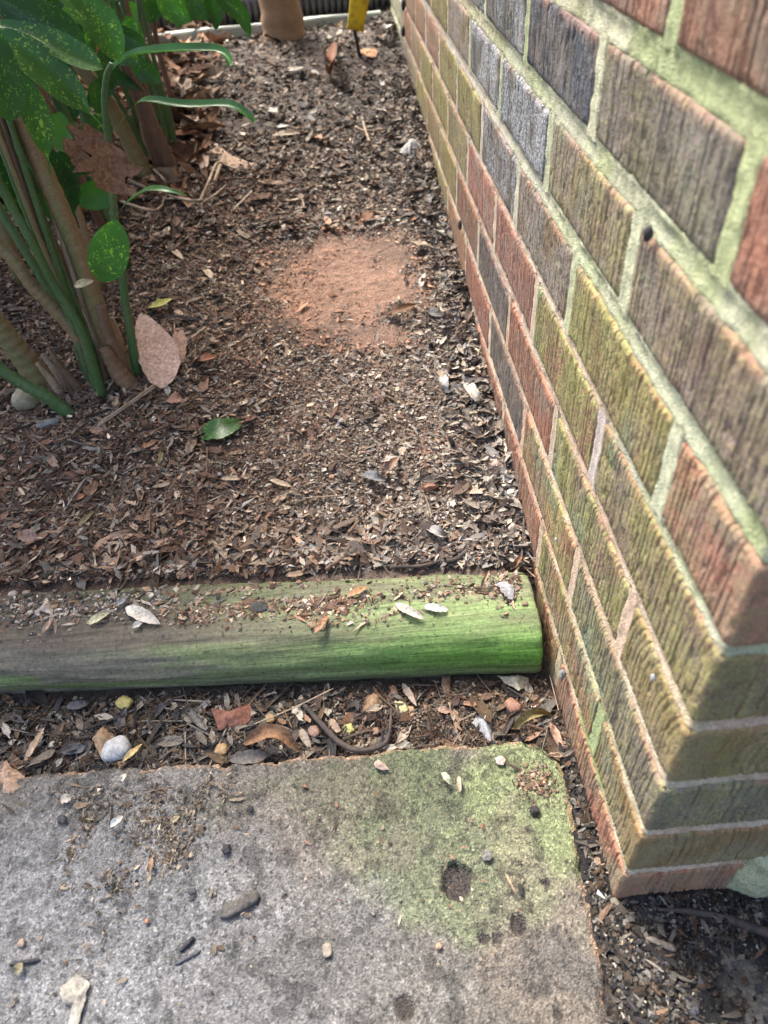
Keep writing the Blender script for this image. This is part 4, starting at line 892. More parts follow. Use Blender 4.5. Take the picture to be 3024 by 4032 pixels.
tl((345, 2455), (433, 2410), 26, (.44, .42, .26), 'pale olive leaf on the timber beside the largest pale leaf', arch=.004)
tl((455, 2384), (504, 2344), 22, GRL, 'small grey leaf on the timber behind the largest pale leaf', arch=.004)
tl((520, 2470), (570, 2440), 22, (.38, .36, .33), 'pale leaf scrap under the tip of the largest pale leaf', arch=.003)
tl((1058, 2338), (1100, 2352), 24, (.22, .15, .11), 'brown flake among the soil on the timber') if False else None
tl((168, 2490), (210, 2430), 18, (.30, .21, .15), 'thin brown leaf sliver on the grey end of the timber', arch=.004)
poly_leaf('t', [(150, 2402), (185, 2358), (212, 2398), (208, 2422), (178, 2412)], (.40, .33, .27), 'pale triangular leaf on the grey part of the timber', lift=.006)
poly_leaf('t', [(982, 2385), (1010, 2362), (1050, 2370), (1058, 2395), (1030, 2408), (1000, 2406)], (.055, .052, .05), 'flat black bark scale on top of the timber', lift=.004, cat='bark', name='bark_scale')
stone('t', (1233, 2466), 34, 30, (.26, .18, .08), 'small round brown seed on the timber', cat='seed', name='seed', rough_=.03)
stone('t', (1935, 2346), 24, 22, (.33, .21, .13), 'small tan seed on the timber near the curled tan leaf', cat='seed', name='seed', rough_=.05)
stone('t', (2066, 2380), 26, 24, (.27, .20, .12), 'brown seed near the wall end of the timber', cat='seed', name='seed', rough_=.08)
stone('t', (52, 2342), 34, 22, (.50, .42, .33), 'cream seed on the timber back edge at the picture edge', cat='seed', name='seed')
stone('t', (104, 2334), 30, 16, (.38, .26, .17), 'tan seed next to the cream seed on the timber', cat='seed', name='seed')
stone('t', (222, 2390), 20, 18, (.36, .21, .09), 'orange seed beside the pale triangular leaf', cat='seed', name='seed')
# on the paving
def sl(*a, **k): return lying_leaf('s', *a, **k)
sl((434, 3252), (484, 3212), 24, (.50, .50, .46), 'white boat-shaped leaf on the paving among crumbs', arch=.005, fold=.5)
sl((238, 3150), (280, 3136), 26, WH, 'oval white flake on the paving below the big folded leaf', arch=.002, fold=.1, shape=.5)
sl((476, 3074), (492, 3046), 18, (.46, .44, .36), 'cream sliver leaf near the back edge of the paving', arch=.003)
sl((1742, 3042), (1780, 3090), 22, (.42, .42, .28), 'pale green pointed leaf on the algae-covered paving', arch=.005, fold=.5)
sl((1806, 3056), (1810, 3118), 14, (.30, .24, .17), 'straight brown stick-like leaf on the algae-covered paving', arch=.002, shape=.2)
sl((400, 3478), (452, 3424), 26, (.25, .20, .15), 'curled brown leaf roll among crumbs on the paving', arch=.006, fold=1.0)
sl((1990, 3440), (2034, 3520), 12, (.30, .22, .15), 'segmented tan catkin near the corner of the paving', arch=.004, shape=.3, fold=.8)
sl((585, 3435), (600, 3372), 16, (.24, .15, .09), 'brown leaf sliver standing in the crumbs on the paving', arch=.004)
sl((60, 3832), (84, 3790), 24, (.20, .18, .11), 'small olive leaf on the grey part of the paving') if True else None
poly_leaf('s', [(240, 3885), (300, 3832), (350, 3868), (338, 3930), (325, 3988), (302, 4060), (262, 4060), (290, 3965), (246, 3948)], (.26, .245, .21), 'pale torn leaf lying on the near paving', lift=.004, cup=.5)
poly_leaf('s', [(1950, 2985), (1972, 2974), (1992, 2990), (1982, 3012), (1955, 3008)], (.42, .33, .29), 'pinkish chip on the algae near the back corner of the paving', lift=.003, cat='chip', name='leaf_chip')
poly_leaf('s', [(1472, 3005), (1490, 2990), (1515, 3008), (1535, 3030), (1500, 3032), (1478, 3022)], (.33, .24, .20), 'brownish pink chip near the back edge of the paving', lift=.004, cat='chip', name='leaf_chip')
poly_leaf('s', [(130, 3262), (150, 3250), (148, 3282), (138, 3290)], (.42, .34, .28), 'tiny pale chip on the paving beside a crumb cluster') if False else None
def slab_of_wood(c0, c1, wpx, h, col, label, z=SZ, name='wood_chip', cat='wood'):
    a = at_z(*c0, z); b = at_z(*c1, z); L = np.linalg.norm(b-a); d = (b-a)/L; s = np.array([-d[1], d[0], 0]); wd = wpx/FPX*np.linalg.norm(a-CAM)/2*1.1
    n = 16; V = []
    for i in range(n):
        u = i/(n-1); w_ = wd*(min(1, .35+u*4, .45+(1-u)*5)); r = np.random.default_rng(i+int(c0[0]))
        for (q, zz) in ((-1, 0), (-.95, .8), (-.4, 1.05), (.1, .95), (.55, 1.1), (.95, .7), (1, 0)):
            V.append(a+d*L*u+s*w_*(q+r.normal(0, .05))+np.array([0, 0, h*zz*(min(1, .4+(1-abs(u-.5)*2)*3))+r.normal(0, h*.06)+.0008*(zz > 0)]))
    V = np.array(V); F = grid_faces(n, 7).tolist(); F += [(i*7+6, i*7, i*7+7, i*7+13)[::-1] for i in range(n-1)]; F += [tuple(range(7)), tuple((n-1)*7+k for k in range(7))[::-1]]
    o = mesh_obj(name, V, F, MAT_CHAR, smooth=True); o.color = (*col, 1); reloc(o, [*V.mean(0)[:2], z]); return tag(o, label, cat)
slab_of_wood((868, 3612), (1022, 3524), 40, .0045, (.085, .078, .07), 'weathered grey wood chip lying on the open paving')
slab_of_wood((709, 3748), (768, 3692), 12, .003, (.05, .05, .055), 'thin black splinter in the middle of the paving', name='splinter')
slab_of_wood((40, 3800), (160, 3782), 10, .003, (.05, .05, .055), 'thin dark splinter near the small olive leaf', name='splinter')
slab_of_wood((690, 3800), (790, 3745), 9, .0015, (.09, .09, .10), 'faint grey splinter beside the thin black splinter', name='splinter')
slab_of_wood((2543, 3697), (2660, 3744), 18, .004, (.17, .14, .11), 'brown stick in the dark dirt near the wall corner', z=-.050, name='stick')
slab_of_wood((2668, 3858), (2740, 4012), 34, .005, (.055, .055, .06), 'dark wet bark strip in the near corner dirt', z=-.053, name='bark_strip')
for (c, w_, h_, col, lb) in [((986, 3188), 26, 22, (.04, .04, .045), 'small charcoal crumb near the back of the paving'), ((246, 3230), 34, 28, (.07, .07, .075), 'grey charcoal lump beside the crumbs on the paving'),
                             ((893, 3346), 34, 30, (.05, .05, .055), 'charcoal lump in the open middle of the paving'), ((757, 3513), 30, 22, (.08, .08, .09), 'flat slate-coloured crumb near the wood chip'),
                             ((2103, 3194), 34, 30, (.035, .035, .035), 'black lump on the algae near the wall side of the paving'), ((2050, 3505), 22, 36, (.03, .03, .03), 'black seed husk beside the tan catkin'),
                             ((1919, 3374), 38, 34, (.20, .19, .17), 'grey crumb above the large hole in the paving')]:
    stone('s', c, w_, h_, col, lb, name='charcoal_lump' if col[0] < .1 else 'grit_lump', cat='lump', mat=MAT_CHAR, rough_=.28, sink=.1)
stone('s', (1288, 3742), 34, 44, (.27, .23, .17), 'buried beige pebble showing in the paving surface', rough_=.08, flat=.3)
stone('s', (578, 3630), 16, 14, (.50, .22, .13), 'tiny orange grit grain on the paving', rough_=.1)
stone('s', (1727, 3726), 24, 20, (.50, .27, .18), 'tiny orange grain among the paving holes', rough_=.1)
stone('s', (85, 3716), 26, 22, (.42, .30, .22), 'tan grain on the grey part of the paving', rough_=.1)
def lb2(c, w_, h_, col, lb, **k): return stone('lo', c, w_, h_, col, lb, **k)
lb2((2419, 3578), 60, 54, (.15, .135, .10), 'round grey-brown pebble at the wall corner', rough_=.08)
lb2((2421, 3613), 34, 16, (.46, .44, .40), 'small white shell beside the round grey-brown pebble', rough_=.05)
lb2((2378, 3533), 36, 36, (.58, .57, .52), 'white mortar crumb in the gutter at the corner', rough_=.3)
lb2((2528, 3826), 70, 62, (.38, .34, .28), 'beige rounded pebble in the dirt near the picture edge', rough_=.06)
lb2((2624, 3926), 58, 76, (.62, .42, .15), 'bright yellow-orange stone in the near dirt', rough_=.13, flat=.5)
lb2((2668, 3758), 52, 26, (.50, .35, .12), 'amber stone at the end of the brown stick', rough_=.15)
lb2((2525, 3756), 26, 46, (.45, .30, .24), 'pink stone chip above the beige pebble', rough_=.15)
lb2((2448, 3722), 42, 26, (.50, .50, .45), 'white stone crumb in the dark dirt', rough_=.2)
lb2((2673, 3800), 22, 28, (.46, .48, .38), 'pale green-white crumb below the amber stone', rough_=.15)
lb2((2558, 3990), 40, 20, (.26, .26, .25), 'grey flat pebble near the yellow-orange stone', rough_=.08)
lb2((2984, 3832), 40, 26, (.50, .50, .50), 'whitish pebble on the pale concrete', rough_=.08)
lb2((2820, 3790), 34, 22, (.36, .33, .28), 'beige pebble on the pale concrete edge', rough_=.08)
tube_obj('root', [at_z(*p, -.047) for p in [(2590, 3580), (2722, 3588), (2846, 3613), (2930, 3640), (3060, 3685)]], [.001, .0024, .003, .0035, .0038], MAT_DTWIG, None, 'dark grey root or cable trailing across the dirt from the wall corner', 'root', wob=.15)

# ------------------------------------------------------------------ small things on the wall
def lump(name, c, r3, col, label, cat, mat=MAT_STONE, seed=0, rough_=.2):
    n, m = 16, 10; V = []
    for i in range(n):
        for j in range(m):
            th = 2*PI*i/n; ph = PI*j/(m-1); v = np.array([math.cos(th)*math.sin(ph), math.sin(th)*math.sin(ph), math.cos(ph)])
            V.append(v*(1+rough_*2*(float(fbm(v[0]*2+seed+v[2]*1.3, v[1]*2+v[2], seed, 3))-.5)))
    o = mesh_obj(name, np.array(V)*r3, grid_faces(n, m, True), mat); o.location = c; o.color = (*col, 1); return tag(o, label, cat)
def wall_at(px, py, X=0.0): d = _ray(px, py); t_ = (X-CAM[0])/d[0]; return CAM+d*t_
lump('insect_case', wall_at(2552, 920, -.003), (.0025, .0028, .0042), (.03, .03, .035), 'black insect case stuck on the green mortar high on the wall', 'insect case', seed=3)
lump('insect_case', wall_at(1811, 886, -.003), (.003, .005, .007), (.03, .03, .035), 'black speck of an insect case low on the far wall', 'insect case', seed=4)
lump('cocoon', wall_at(2570, 2668, -.002), (.0013, .0022, .0026), (.28, .29, .31), 'white cocoon stuck on the curved-groove brick', 'cocoon', seed=5)
lump('cocoon', wall_at(2189, 2125, -.002), (.0012, .0014, .002), (.40, .42, .48), 'pale bluish cocoon on the olive brick behind the timber end', 'cocoon', seed=6)
lump('web_lump', wall_at(2215, 2655, -.004), (.003, .004, .006), (.20, .205, .20), 'grey dusty spider web lump on the wall above the curled leaf', 'web', seed=7, rough_=.5)
for px, py, lb in [(1588, 18, 'upper of two black nail heads at the far end of the wall'), (1587, 122, 'lower of two black nail heads at the far end of the wall')]:
    lump('nail_head', wall_at(px, py, -.004), (.005, .012, .012), (.02, .02, .02), lb, 'nail', seed=8, rough_=.05)
# algae-covered mortar smear on the front face, part of the wall
ux = np.linspace(.080, .34, 130); uz = np.linspace(-.060, .020, 60); X, Z = np.meshgrid(ux, uz, indexing='ij')
m = sstep(-.012, .012, (X-.090)+.018*(fbm(X*60, Z*60, 501, 3)-.5)-.25*np.clip(Z+.004, -.03, .03)*(Z < 0)*0)*sstep(.0, .010, .016-Z+.012*(fbm(X*50, Z*0, 502, 2)-.5))
Yv = .004-.013*m-(fbm(X*130+Z*60, Z*90, 503, 3)-.5)*.004*m
cc = np.ones(X.shape+(3,))*np.array([.37, .385, .25])*(.75+.5*fbm(X*50, Z*50, 504, 3))[..., None]
V = np.stack([X, Yv, Z+.1], -1).reshape(-1, 3)
o = mesh_obj('mortar_smear', V, grid_faces(130, 60), MAT_MORTAR, wall, cols=cc.reshape(-1, 3)); o['label'] = 'pale green algae-covered mortar smear at the foot of the front face'

# ------------------------------------------------------------------ far end of the bed
d0 = at_g(940, 150); d1 = at_g(1530, 66); dv = (d1-d0)/np.linalg.norm(d1-d0); dn = np.array([-dv[1], dv[0], 0])
V = []; F = []
A0 = d0-dv*1.6; A1 = d1-dv*.02; A0[2] = A1[2] = float(ground_h(d1[0], d1[1]))
n = 60; sec = [(0, -.04), (0, .010), (.003, .014), (.025, .014), (.028, .010), (.028, -.04)]
for i in range(n):
    p = A0+(A1-A0)*i/(n-1)
    for (q, z) in sec: V.append(p+dn*(q+.002*math.sin(i*1.3))+[0, 0, z+.0015*math.sin(i*.7+q*90)])
F = [(i*6+k, i*6+(k+1) % 6, (i+1)*6+(k+1) % 6, (i+1)*6+k) for i in range(n-1) for k in range(6)]+[tuple(range(6))[::-1], tuple((n-1)*6+k for k in range(6))]
o = mesh_obj('edging_board', V, F, MAT_BOARD, smooth=False); reloc(o, [*((A0+A1)/2)[:2], A0[2]-.04]); tag(o, 'pale grey edging board across the far end of the bed under the black pipe', 'edging')
# corrugated drain pipe
q0 = d0+dn*.085; q1 = q0+dv*1.25; qa = q0-dv*1.3
qa[2] = q0[2] = q1[2] = float(ground_h(q0[0], q0[1]))+.040
L = np.linalg.norm(q1-qa); nr = int(L/.0030); V = []; sides = 28
for i in range(nr):
    u = i/(nr-1); p = qa+(q1-qa)*u+dn*.05*math.sin(u*3.0); r_ = .038+.0055*(1 if (i*.0030 % .0180) < .0095 else -1)
    for k in range(sides):
        a = 2*PI*k/sides; V.append(p+dn*math.cos(a)*r_+np.array([0, 0, 1])*math.sin(a)*r_)
o = mesh_obj('drain_pipe', V, np.stack([grid_faces(nr, sides)[:, 0], grid_faces(nr, sides)[:, 3], grid_faces(nr, sides)[:, 2], grid_faces(nr, sides)[:, 1]], -1), MAT_PIPE, smooth=False)
reloc(o, [*((qa+q1)/2)[:2], qa[2]-.043]); tag(o, 'black corrugated drain pipe lying behind the edging board', 'drain pipe')
# small tree
tb = at_g(1120, 140); tree = thing('small_tree', 'small tree with a smooth tan trunk standing by the black pipe', 'tree', tuple(tb))
rt = 62/FPX*np.linalg.norm(tb-CAM)
tp = [np.array([0, 0, -.06]), np.array([0, 0, 0]), np.array([-.004, .01, .15]), np.array([-.02, .02, .6]), np.array([-.05, .05, 1.4]), np.array([.0, .1, 2.2])]
V, F = tube_geo(tp, [rt*1.35, rt*1.12, rt, rt*.9, rt*.75, rt*.5], n=40, sides=20, wob=.06); mesh_obj('trunk', V, F, MAT_TRUNK, tree)
for a, h, L in [(0.4, 1.4, .8), (2.4, 1.6, .9), (4.3, 1.8, .7), (5.4, 1.2, .8)]:
    s0 = np.array([-.04, .05, h]); V, F = tube_geo([s0, s0+[math.cos(a)*L*.5, math.sin(a)*L*.5, L*.45], s0+[math.cos(a)*L, math.sin(a)*L, L*.8]], [rt*.4, rt*.25, rt*.08], sides=8); mesh_obj('limb', V, F, MAT_TRUNK, tree)
def leaf_cloud(name, cen, rad, n, lw, mat, parent, seed, label=None):
    r = np.random.default_rng(seed); d = r.normal(0, 1, (n, 3)); d /= np.linalg.norm(d, axis=1)[:, None]; c = np.array(cen)+d*np.array(rad)*(r.random((n, 1))**.45)
    T = np.array([(-.5, 0, 0), (-.15, -.17, .03), (-.15, .17, .03), (.2, -.16, .02), (.2, .16, .02), (.5, 0, -.06), (0, 0, -.01)]); Ft = np.array([(0, 1, 6), (0, 6, 2), (1, 3, 6), (2, 6, 4), (3, 5, 6), (6, 5, 4)])
    s = lw*r.uniform(.6, 1.3, (n, 1, 1)); a = r.uniform(0, 2*PI, n); b = r.normal(-.35, .5, n); v = np.repeat(T[None], n, 0)*s
    X = v[:, :, 0]*np.cos(b)[:, None]+v[:, :, 2]*np.sin(b)[:, None]; Z = -v[:, :, 0]*np.sin(-b)[:, None]+v[:, :, 2]*np.cos(b)[:, None]; Y = v[:, :, 1]
    P = np.stack([X*np.cos(a)[:, None]-Y*np.sin(a)[:, None], X*np.sin(a)[:, None]+Y*np.cos(a)[:, None], Z], -1)+c[:, None, :]
    F = (Ft[None]+(np.arange(n)*7)[:, None, None]).reshape(-1, 3); o = mesh_obj(name, P.reshape(-1, 3), F, mat, parent); o['kind'] = 'stuff'; return o
leaf_cloud('crown', (-.05, .5, 2.6), (.7, .7, .5), 500, .11, MAT_LEAFP, tree, 21)
# yellow tab on a black stake
sb = at_g(1416, 228); st = thing('marker_stake', 'yellow plastic tab on a thin black stake pushed into the far soil', 'marker', tuple(sb))
top = at_y(1398, 118, sb[1])-sb; tt_ = at_y(1425, -60, sb[1])-sb
V, F = tube_geo([np.array([0, 0, -.05]), np.zeros(3), top*.6, top, top+(tt_-top)*.5], .0045, sides=8); mesh_obj('stake', V, F, MAT_BLACK, st)
ax_ = (tt_-top)/np.linalg.norm(tt_-top); sx = np.array([1, .15, 0]); sx = sx-ax_*(sx@ax_); sx /= np.linalg.norm(sx); sy = np.cross(ax_, sx); hw = 30/FPX*np.linalg.norm(sb-CAM); V = []
for i in range(12):
    u = i/11; p = top+(tt_-top)*u; w_ = hw*(.92+.10*u)
    for (a, b) in ((-1, -.16), (-.6, -.3), (0, -.34), (.6, -.3), (1, -.16), (1, .16), (.6, .02), (0, -.02), (-.6, .02), (-1, .16)): V.append(p+sx*a*w_+sy*b*w_)
F = [(i*10+k, i*10+(k+1) % 10, (i+1)*10+(k+1) % 10, (i+1)*10+k) for i in range(11) for k in range(10)]+[tuple(range(10))[::-1], tuple(110+k for k in range(10))]
mesh_obj('tab', V, F, MAT_YELLOW, st)

# ------------------------------------------------------------------ shrub stems and leaves
def plant(name, base_px, label, cat='shrub'):
    b = at_g(*base_px); e = thing(name, label, cat, tuple(b)); e['_'] = 0; del e['_']; return e, b
def stem(e, b, pts, Y, r, mat, k=0.0, first_ground=True, **kw):
    P = []
    for i, p in enumerate(pts):
        if i == 0 and first_ground: q = at_g(*p, -.008); Y0 = q[1] if Y is None else Y
        else: q = at_y(p[0], p[1], (Y0 if first_ground else Y) , k)
        if i == 0 and not first_ground: Y0 = Y
        P.append(np.array(q)-b)
    if first_ground: pass
    V, F = tube_geo(P, r, n=max(14, len(P)*9), sides=12, **kw); o = mesh_obj('stem', V, F, mat, e); return o
def sleaf(e, b, pts, Y, wpx, mat, k=0.0, hint=None, col=None, dY=None, **kw):
    P = []
    for i, p in enumerate(pts):
        y = Y+(dY[i] if dY else 0); P.append(np.array(at_y(p[0], p[1], y, k))-b)
    c = P[len(P)//2]+b; w_ = wpx/FPX*np.linalg.norm(c-CAM); h = (CAM-c)/np.linalg.norm(CAM-c) if hint is None else hint
    V, F = leaf_geo(P, w_, h, **kw); o = mesh_obj('leaf', V, F, mat, e)
    if col: o.color = (*col, 1)
    return o
S1, b1 = plant('spotted_laurel_shrub', (385, 1590), 'near clump of green and tan shrub stems with yellow-speckled leaves, rising from dead leaves')
G, TN, RU = MAT_GSTEM, MAT_TSTEM, MAT_RSTEM
stem(S1, b1, [(412, 1588), (378, 1463), (312, 1284), (219, 1131), (133, 966), (40, 800), (-60, 610), (-150, 420)], None, [.0062, .0055, .0052, .005, .005, .005, .005, .0045], G, nodes=14, seed=1)
stem(S1, b1, [(430, 1500), (300, 1310), (200, 1200), (130, 1130), (60, 1030), (-10, 960), (-90, 860)], None, [.011, .010, .0085, .008, .008, .0075, .007], TN, seed=2, wob=.1)
stem(S1, b1, [(520, 1500), (452, 1380), (385, 1230), (318, 1019), (252, 860), (166, 663), (66, 431), (0, 318), (-110, 120)], None, [.015, .013, .012, .0115, .0115, .011, .0105, .010, .009], TN, seed=3, wob=.06)
stem(S1, b1, [(440, 1340), (371, 1224), (285, 1098), (219, 966), (152, 862), (105, 740), (60, 630), (0, 451), (-60, 300)], None, [.006, .0055, .005, .005, .005, .0048, .0045, .0045, .004], RU, seed=4)
stem(S1, b1, [(546, 1500), (530, 1400), (517, 1330), (491, 1171), (478, 1050), (455, 900), (446, 800), (437, 700), (425, 560), (411, 400), (420, 300), (440, 250)], None, [.0065, .006, .0055, .0052, .005, .0048, .0045, .004, .0035, .003, .003, .0025], G, nodes=18, seed=5)
stem(S1, b1, [(290, 1640), (186, 1563), (99, 1516), (0, 1450), (-120, 1350)], None, [.010, .0085, .008, .0075, .007], G, seed=6, wob=.06)
stem(S1, b1, [(180, 1520), (86, 1400), (0, 1290), (-80, 1190)], None, [.018, .015, .014, .013], TN, seed=7, wob=.12)
stem(S1, b1, [(540, 1540), (470, 1470), (410, 1370)], None, [.012, .011, .007], MAT_BSTEM, seed=8, wob=.18)
stem(S1, b1, [(500, 1520), (470, 1420), (420, 1300), (395, 1200)], None, [.010, .009, .008, .006], MAT_BSTEM, seed=9, wob=.18)
for q, (x0, y0, x1, y1) in enumerate([(270, 1540, 165, 1395), (300, 1555, 190, 1370), (250, 1570, 145, 1430), (330, 1560, 215, 1420), (500, 1460, 440, 1250), (480, 1440, 470, 1280), (520, 1420, 500, 1240)]):
    stem(S1, b1, [(x0, y0), ((x0+x1)/2+6, (y0+y1)/2), (x1, y1)], None, [.006, .005, .0025], MAT_BSTEM if q % 2 else MAT_DRY, seed=20+q, wob=.25)
Yb = b1[1]
for q in range(9):                                 # thin stems crowded against the main ones
    o_ = rs0.uniform(-70, 60) if False else (-78, -52, -30, -12, 14, 34, -95, 52, -64)[q]; rr_ = (.0035, .0042, .003, .0038, .0032, .0028, .004, .003, .0045)[q]
    bs = (392+o_*.55, 1570-abs(o_)*.9); sk_ = (.25, -.1, .15, .3, -.2, .1, -.05, .35, 0.)[q]*120
    stem(S1, b1, [bs, (bs[0]-60+sk_*.2, bs[1]-210), (bs[0]-150+sk_*.5, bs[1]-430), (bs[0]-262+sk_*.9, bs[1]-720), (bs[0]-380+sk_*1.2, bs[1]-1050), (bs[0]-500+sk_*1.3, bs[1]-1400)], None, [rr_*1.2, rr_, rr_, rr_*.95, rr_*.9, rr_*.8], [G, G, RU, G, TN, G, G, MAT_DRY, G][q], nodes=8, seed=60+q, wob=.08)
# extra stems further into the clump, behind and beyond the frame edge
rs = np.random.default_rng(77)
for q in range(16):
    x0 = -.50-rs.random()*.42-.0; y0 = .70+rs.random()*.55; b = np.array([x0, y0, float(ground_h(x0, y0))-.01]); L = rs.uniform(.9, 1.4); lean = np.array([rs.uniform(-.35, -.02), rs.uniform(-.1, .25), 1.0])
    P = [b-b1+lean*L*t_+np.array([0, 0, 0]) for t_ in (0, .3, .6, 1)]; rr_ = rs.uniform(.004, .010)
    V, F = tube_geo(P, [rr_*1.15, rr_, rr_*.85, rr_*.5], n=22, sides=8, nodes=9); mesh_obj('stem', V, F, [G, G, TN, RU][q % 4], S1)
# leaves
sleaf(S1, b1, [(458, 866), (444, 940), (420, 1030), (400, 1110)], Yb-.14, 128, MAT_LEAF, fold=.15, shape=.55, skew=.56, seed=1)
sleaf(S1, b1, [(443, 868), (500, 800), (583, 750), (660, 752), (740, 772)], Yb+.02, 36, MAT_LEAFP, fold=.4, dY=[0, 0, -.02, -.03, -.03], hint=(.1, -.3, 1), petiole=.18, seed=2)
sleaf(S1, b1, [(446, 520), (520, 425), (583, 396), (730, 418), (900, 416), (985, 462), (995, 484)], Yb+.10, 40, MAT_LEAFP, fold=.5, hint=(.1, -.5, 1), petiole=.2, dY=[0, 0, -.02, -.03, -.05, -.06, -.06], seed=3, n=22)
sleaf(S1, b1, [(408, 360), (430, 290), (500, 230), (600, 208), (800, 200), (880, 212), (905, 255), (888, 262)], Yb+.12, 46, MAT_LEAFP, fold=.7, hint=(.1, -.5, 1), petiole=.12, dY=[0, 0, 0, -.02, -.04, -.05, -.06, -.06], seed=4, n=26)
sleaf(S1, b1, [(330, 545), (270, 545), (235, 500), (238, 440)], Yb+.05, 95, MAT_LEAFP, fold=.2, shape=.6, seed=5)
sleaf(S1, b1, [(405, 272), (300, 225), (150, 150), (-60, 80)], Yb-.04, 95, MAT_LEAF, fold=.35, hint=(.2, -.6, .8), seed=6)
sleaf(S1, b1, [(470, 240), (400, 110), (300, 10), (180, -90)], Yb+.02, 120, MAT_LEAF, fold=.3, hint=(.3, -.6, .7), seed=7)
sleaf(S1, b1, [(410, 505), (330, 420), (200, 300), (60, 190), (-60, 120)], Yb-.06, 125, MAT_LEAF, fold=.3, hint=(.35, -.65, .7), seed=8, petiole=.22)
sleaf(S1, b1, [(200, 690), (165, 520), (110, 380), (40, 270)], Yb-.02, 90, MAT_LEAF, fold=.3, hint=(.3, -.8, .5), seed=9, petiole=.15)
sleaf(S1, b1, [(420, 440), (360, 560), (280, 640), (180, 700)], Yb+.12, 110, MAT_LEAFD, fold=.25, seed=10)
sleaf(S1, b1, [(290, 830), (240, 720), (190, 640), (130, 560)], Yb+.10, 115, MAT_LEAFD, fold=.25, seed=11)
sleaf(S1, b1, [(110, 900), (90, 760), (40, 640), (0, 560)], Yb+.06, 100, MAT_LEAFD, fold=.25, seed=12)
sleaf(S1, b1, [(260, 880), (230, 800), (240, 700), (280, 620)], Yb+.16, 120, MAT_LEAFD, fold=.2, seed=13)
sleaf(S1, b1, [(445, 700), (400, 760), (330, 770), (270, 740)], Yb+.18, 90, MAT_LEAFP, fold=.2, seed=14)
sleaf(S1, b1, [(40, 480), (20, 360), (-20, 200), (-60, 60)], Yb-.10, 120, MAT_LEAFD, fold=.3, seed=15)
sleaf(S1, b1, [(340, 190), (230, 130), (90, 60), (-40, -30)], Yb+.2, 130, MAT_LEAFD, fold=.3, seed=16)
sleaf(S1, b1, [(432, 560), (425, 620), (440, 690), (435, 760)], Yb-.02, 170, MAT_DEAD, col=(.20, .105, .06), fold=.3, shape=.5, jag=.9, seed=17, skew=.4)
sleaf(S1, b1, [(408, 530), (360, 560), (320, 600), (300, 660)], Yb-.01, 120, MAT_DEAD, col=(.18, .095, .055), fold=.3, shape=.5, jag=.9, seed=18)
sleaf(S1, b1, [(292, 1128), (330, 1112), (368, 1106)], Yb-.14, 26, MAT_DEAD, col=(.42, .34, .20), fold=.3, seed=19)
for q in range(46):                                # leaves deeper in the clump
    px_ = rs.uniform(-160, 560); py_ = rs.uniform(-160, 760)*(1 if px_ < 330 else .45); Yq = Yb+rs.uniform(.25, .75)
    a = rs.uniform(.3, 2.6); Lp = rs.uniform(110, 220)
    sleaf(S1, b1, [(px_, py_), (px_+math.cos(a)*Lp*.5, py_+math.sin(a)*Lp*.5-10), (px_+math.cos(a)*Lp, py_+math.sin(a)*Lp)], Yq, rs.uniform(35, 70), MAT_LEAFD if q % 3 else MAT_LEAF, fold=.3, seed=200+q, n=9)
# dried twig hanging across
tw = lambda pts, Y, dz=0: [at_y(p[0], p[1], Y) for p in pts]
dt = thing('dried_twig', 'pale dried branching twig sprawling over the soil in front of the russet stems', 'twig', tuple(at_g(780, 800)))
d0_ = np.array(dt.location)
for pts, r_ in [([(190, 655), (272, 645), (345, 716), (424, 770), (524, 809), (603, 829), (637, 809), (645, 775)], .0030), ([(380, 655), (464, 690), (550, 729), (663, 769), (749, 789), (800, 786)], .0034),
                ([(590, 652), (643, 703), (658, 736), (650, 790)], .0026), ([(790, 790), (822, 716), (855, 643), (890, 650), (928, 664)], .0030), ([(868, 650), (850, 700), (845, 735)], .0036), ([(800, 800), (850, 765), (889, 729)], .0024)]:
    P = [at_g(p[0], p[1], .02+.012*math.sin(i*1.7))-d0_ for i, p in enumerate(pts)]; V, F = tube_geo(P, [r_, r_*.9, r_*.8, r_*.5], sides=8, wob=.25); mesh_obj('branch', V, F, MAT_DRY, dt)
# rear clump
S2, b2 = plant('spotted_laurel_shrub', (640, 705), 'rear clump of russet and green shrub stems growing out of brown leaf heaps')
stem(S2, b2, [(706, 735), (650, 597), (597, 477), (530, 318), (477, 166), (398, 0), (330, -160)], None, [.013, .011, .0105, .010, .010, .0095, .009], RU, seed=31, wob=.08)
stem(S2, b2, [(600, 735), (570, 680), (504, 550), (424, 398), (312, 252), (219, 100), (130, -60)], None, [.018, .016, .014, .013, .0125, .012, .011], TN, seed=32, wob=.08)
stem(S2, b2, [(668, 590), (660, 540), (637, 411), (597, 278), (530, 150), (484, 0), (450, -140)], None, [.009, .0085, .0085, .0085, .008, .0075, .007], G, nodes=12, seed=33)
stem(S2, b2, [(605, 655), (590, 632), (517, 497), (424, 345), (360, 240), (300, 120)], None, [.009, .0085, .008, .0075, .007, .0065], G, nodes=11, seed=34)
stem(S2, b2, [(640, 560), (610, 430), (580, 300), (560, 150), (545, 0), (540, -120)], None, [.006, .006, .0055, .005, .005, .0045], G, nodes=10, seed=35)
stem(S2, b2, [(655, 700), (590, 560), (560, 440), (520, 300)], None, [.012, .011, .010, .009], MAT_BSTEM, seed=36, wob=.15)
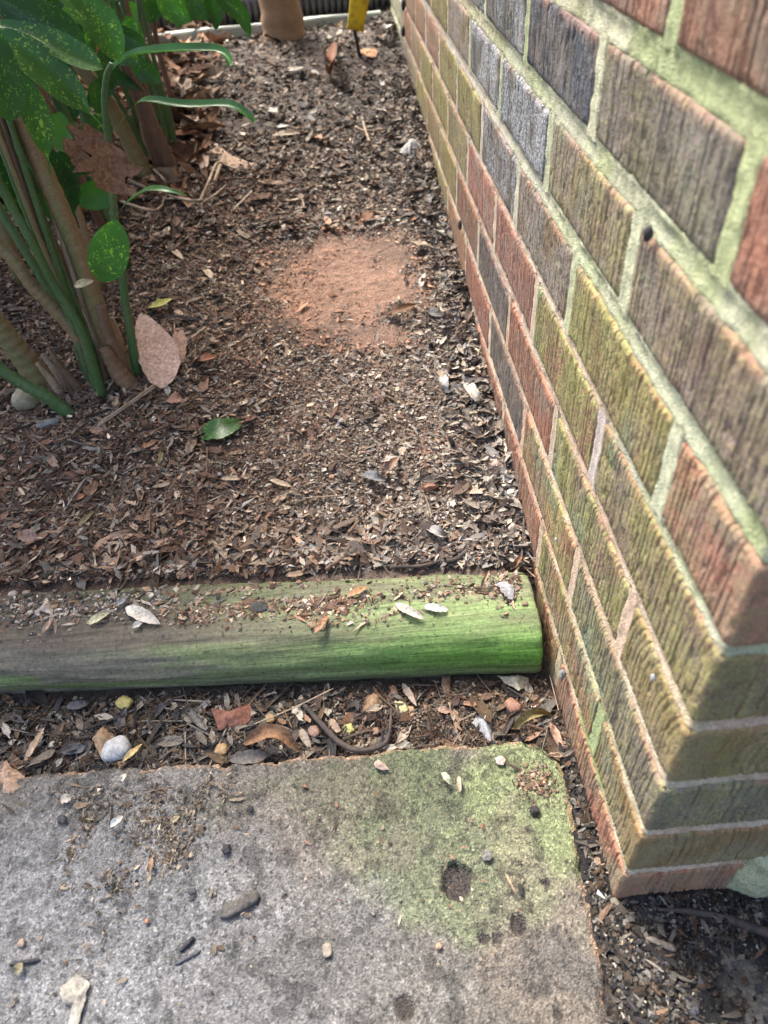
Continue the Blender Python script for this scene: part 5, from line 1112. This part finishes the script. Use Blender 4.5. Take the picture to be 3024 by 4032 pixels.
for q in range(7):
    o_ = (-50, -25, 12, 34, -70, 55, -8)[q]; rr_ = (.005, .0042, .0055, .004, .006, .0038, .0045)[q]; bs = (640+o_, 690-abs(o_)*.8)
    stem(S2, b2, [bs, (bs[0]-50+q*6, bs[1]-170), (bs[0]-120+q*9, bs[1]-360), (bs[0]-200+q*14, bs[1]-590), (bs[0]-280+q*18, bs[1]-850)], None, [rr_*1.2, rr_, rr_, rr_*.9, rr_*.8], [G, RU, G, G, TN, G, MAT_BSTEM][q], nodes=8, seed=80+q, wob=.08)
stem(S2, b2, [(700, 480), (660, 330), (620, 180), (600, 40), (590, -80)], None, [.006, .006, .0055, .005, .005], RU, seed=37)
for q in range(14):
    x0 = -.62-rs.random()*.9; y0 = 1.35+rs.random()*.9; b = np.array([x0, y0, float(ground_h(x0, y0))-.01]); L = rs.uniform(1.0, 1.6); lean = np.array([rs.uniform(-.25, .1), rs.uniform(-.1, .25), 1.0])
    P = [b-b2+lean*L*t_ for t_ in (0, .3, .6, 1)]; rr_ = rs.uniform(.005, .013); V, F = tube_geo(P, [rr_*1.15, rr_, rr_*.85, rr_*.5], n=22, sides=8, nodes=9); mesh_obj('stem', V, F, [G, RU, TN, G][q % 4], S2)
Y2 = b2[1]
sleaf(S2, b2, [(650, -60), (670, 0), (700, 50), (750, 85)], Y2+.05, 90, MAT_LEAF, fold=.3, seed=41)
sleaf(S2, b2, [(850, -60), (890, 0), (950, 60), (988, 148)], Y2+.05, 60, MAT_LEAFD, fold=.4, seed=42)
sleaf(S2, b2, [(820, -70), (835, 0), (848, 60), (850, 118)], Y2+.08, 56, MAT_LEAFD, fold=.4, seed=43)
sleaf(S2, b2, [(720, -80), (760, -10), (810, 40), (840, 60)], Y2+.1, 80, MAT_LEAFD, fold=.3, seed=44)
for q in range(52):
    px_ = rs.uniform(-150, 800); py_ = rs.uniform(-190, 60)+max(0, (400-px_))*.25*rs.random(); Yq = Y2+rs.uniform(.1, .9); a = rs.uniform(.3, 2.6); Lp = rs.uniform(80, 170)
    sleaf(S2, b2, [(px_, py_), (px_+math.cos(a)*Lp*.5, py_+math.sin(a)*Lp*.5-8), (px_+math.cos(a)*Lp, py_+math.sin(a)*Lp)], Yq, rs.uniform(40, 80), MAT_LEAFD if q % 3 else MAT_LEAFP, fold=.3, seed=300+q, n=8)
# upper foliage of both clumps, above the picture
leaf_cloud('upper_foliage', (-.46, .46, 1.0), (.42, .48, .28), 900, .13, MAT_LEAF, S1, 51)
leaf_cloud('upper_foliage', (-.72, .62, 1.25), (.46, .60, .36), 900, .13, MAT_LEAFD, S2, 52)
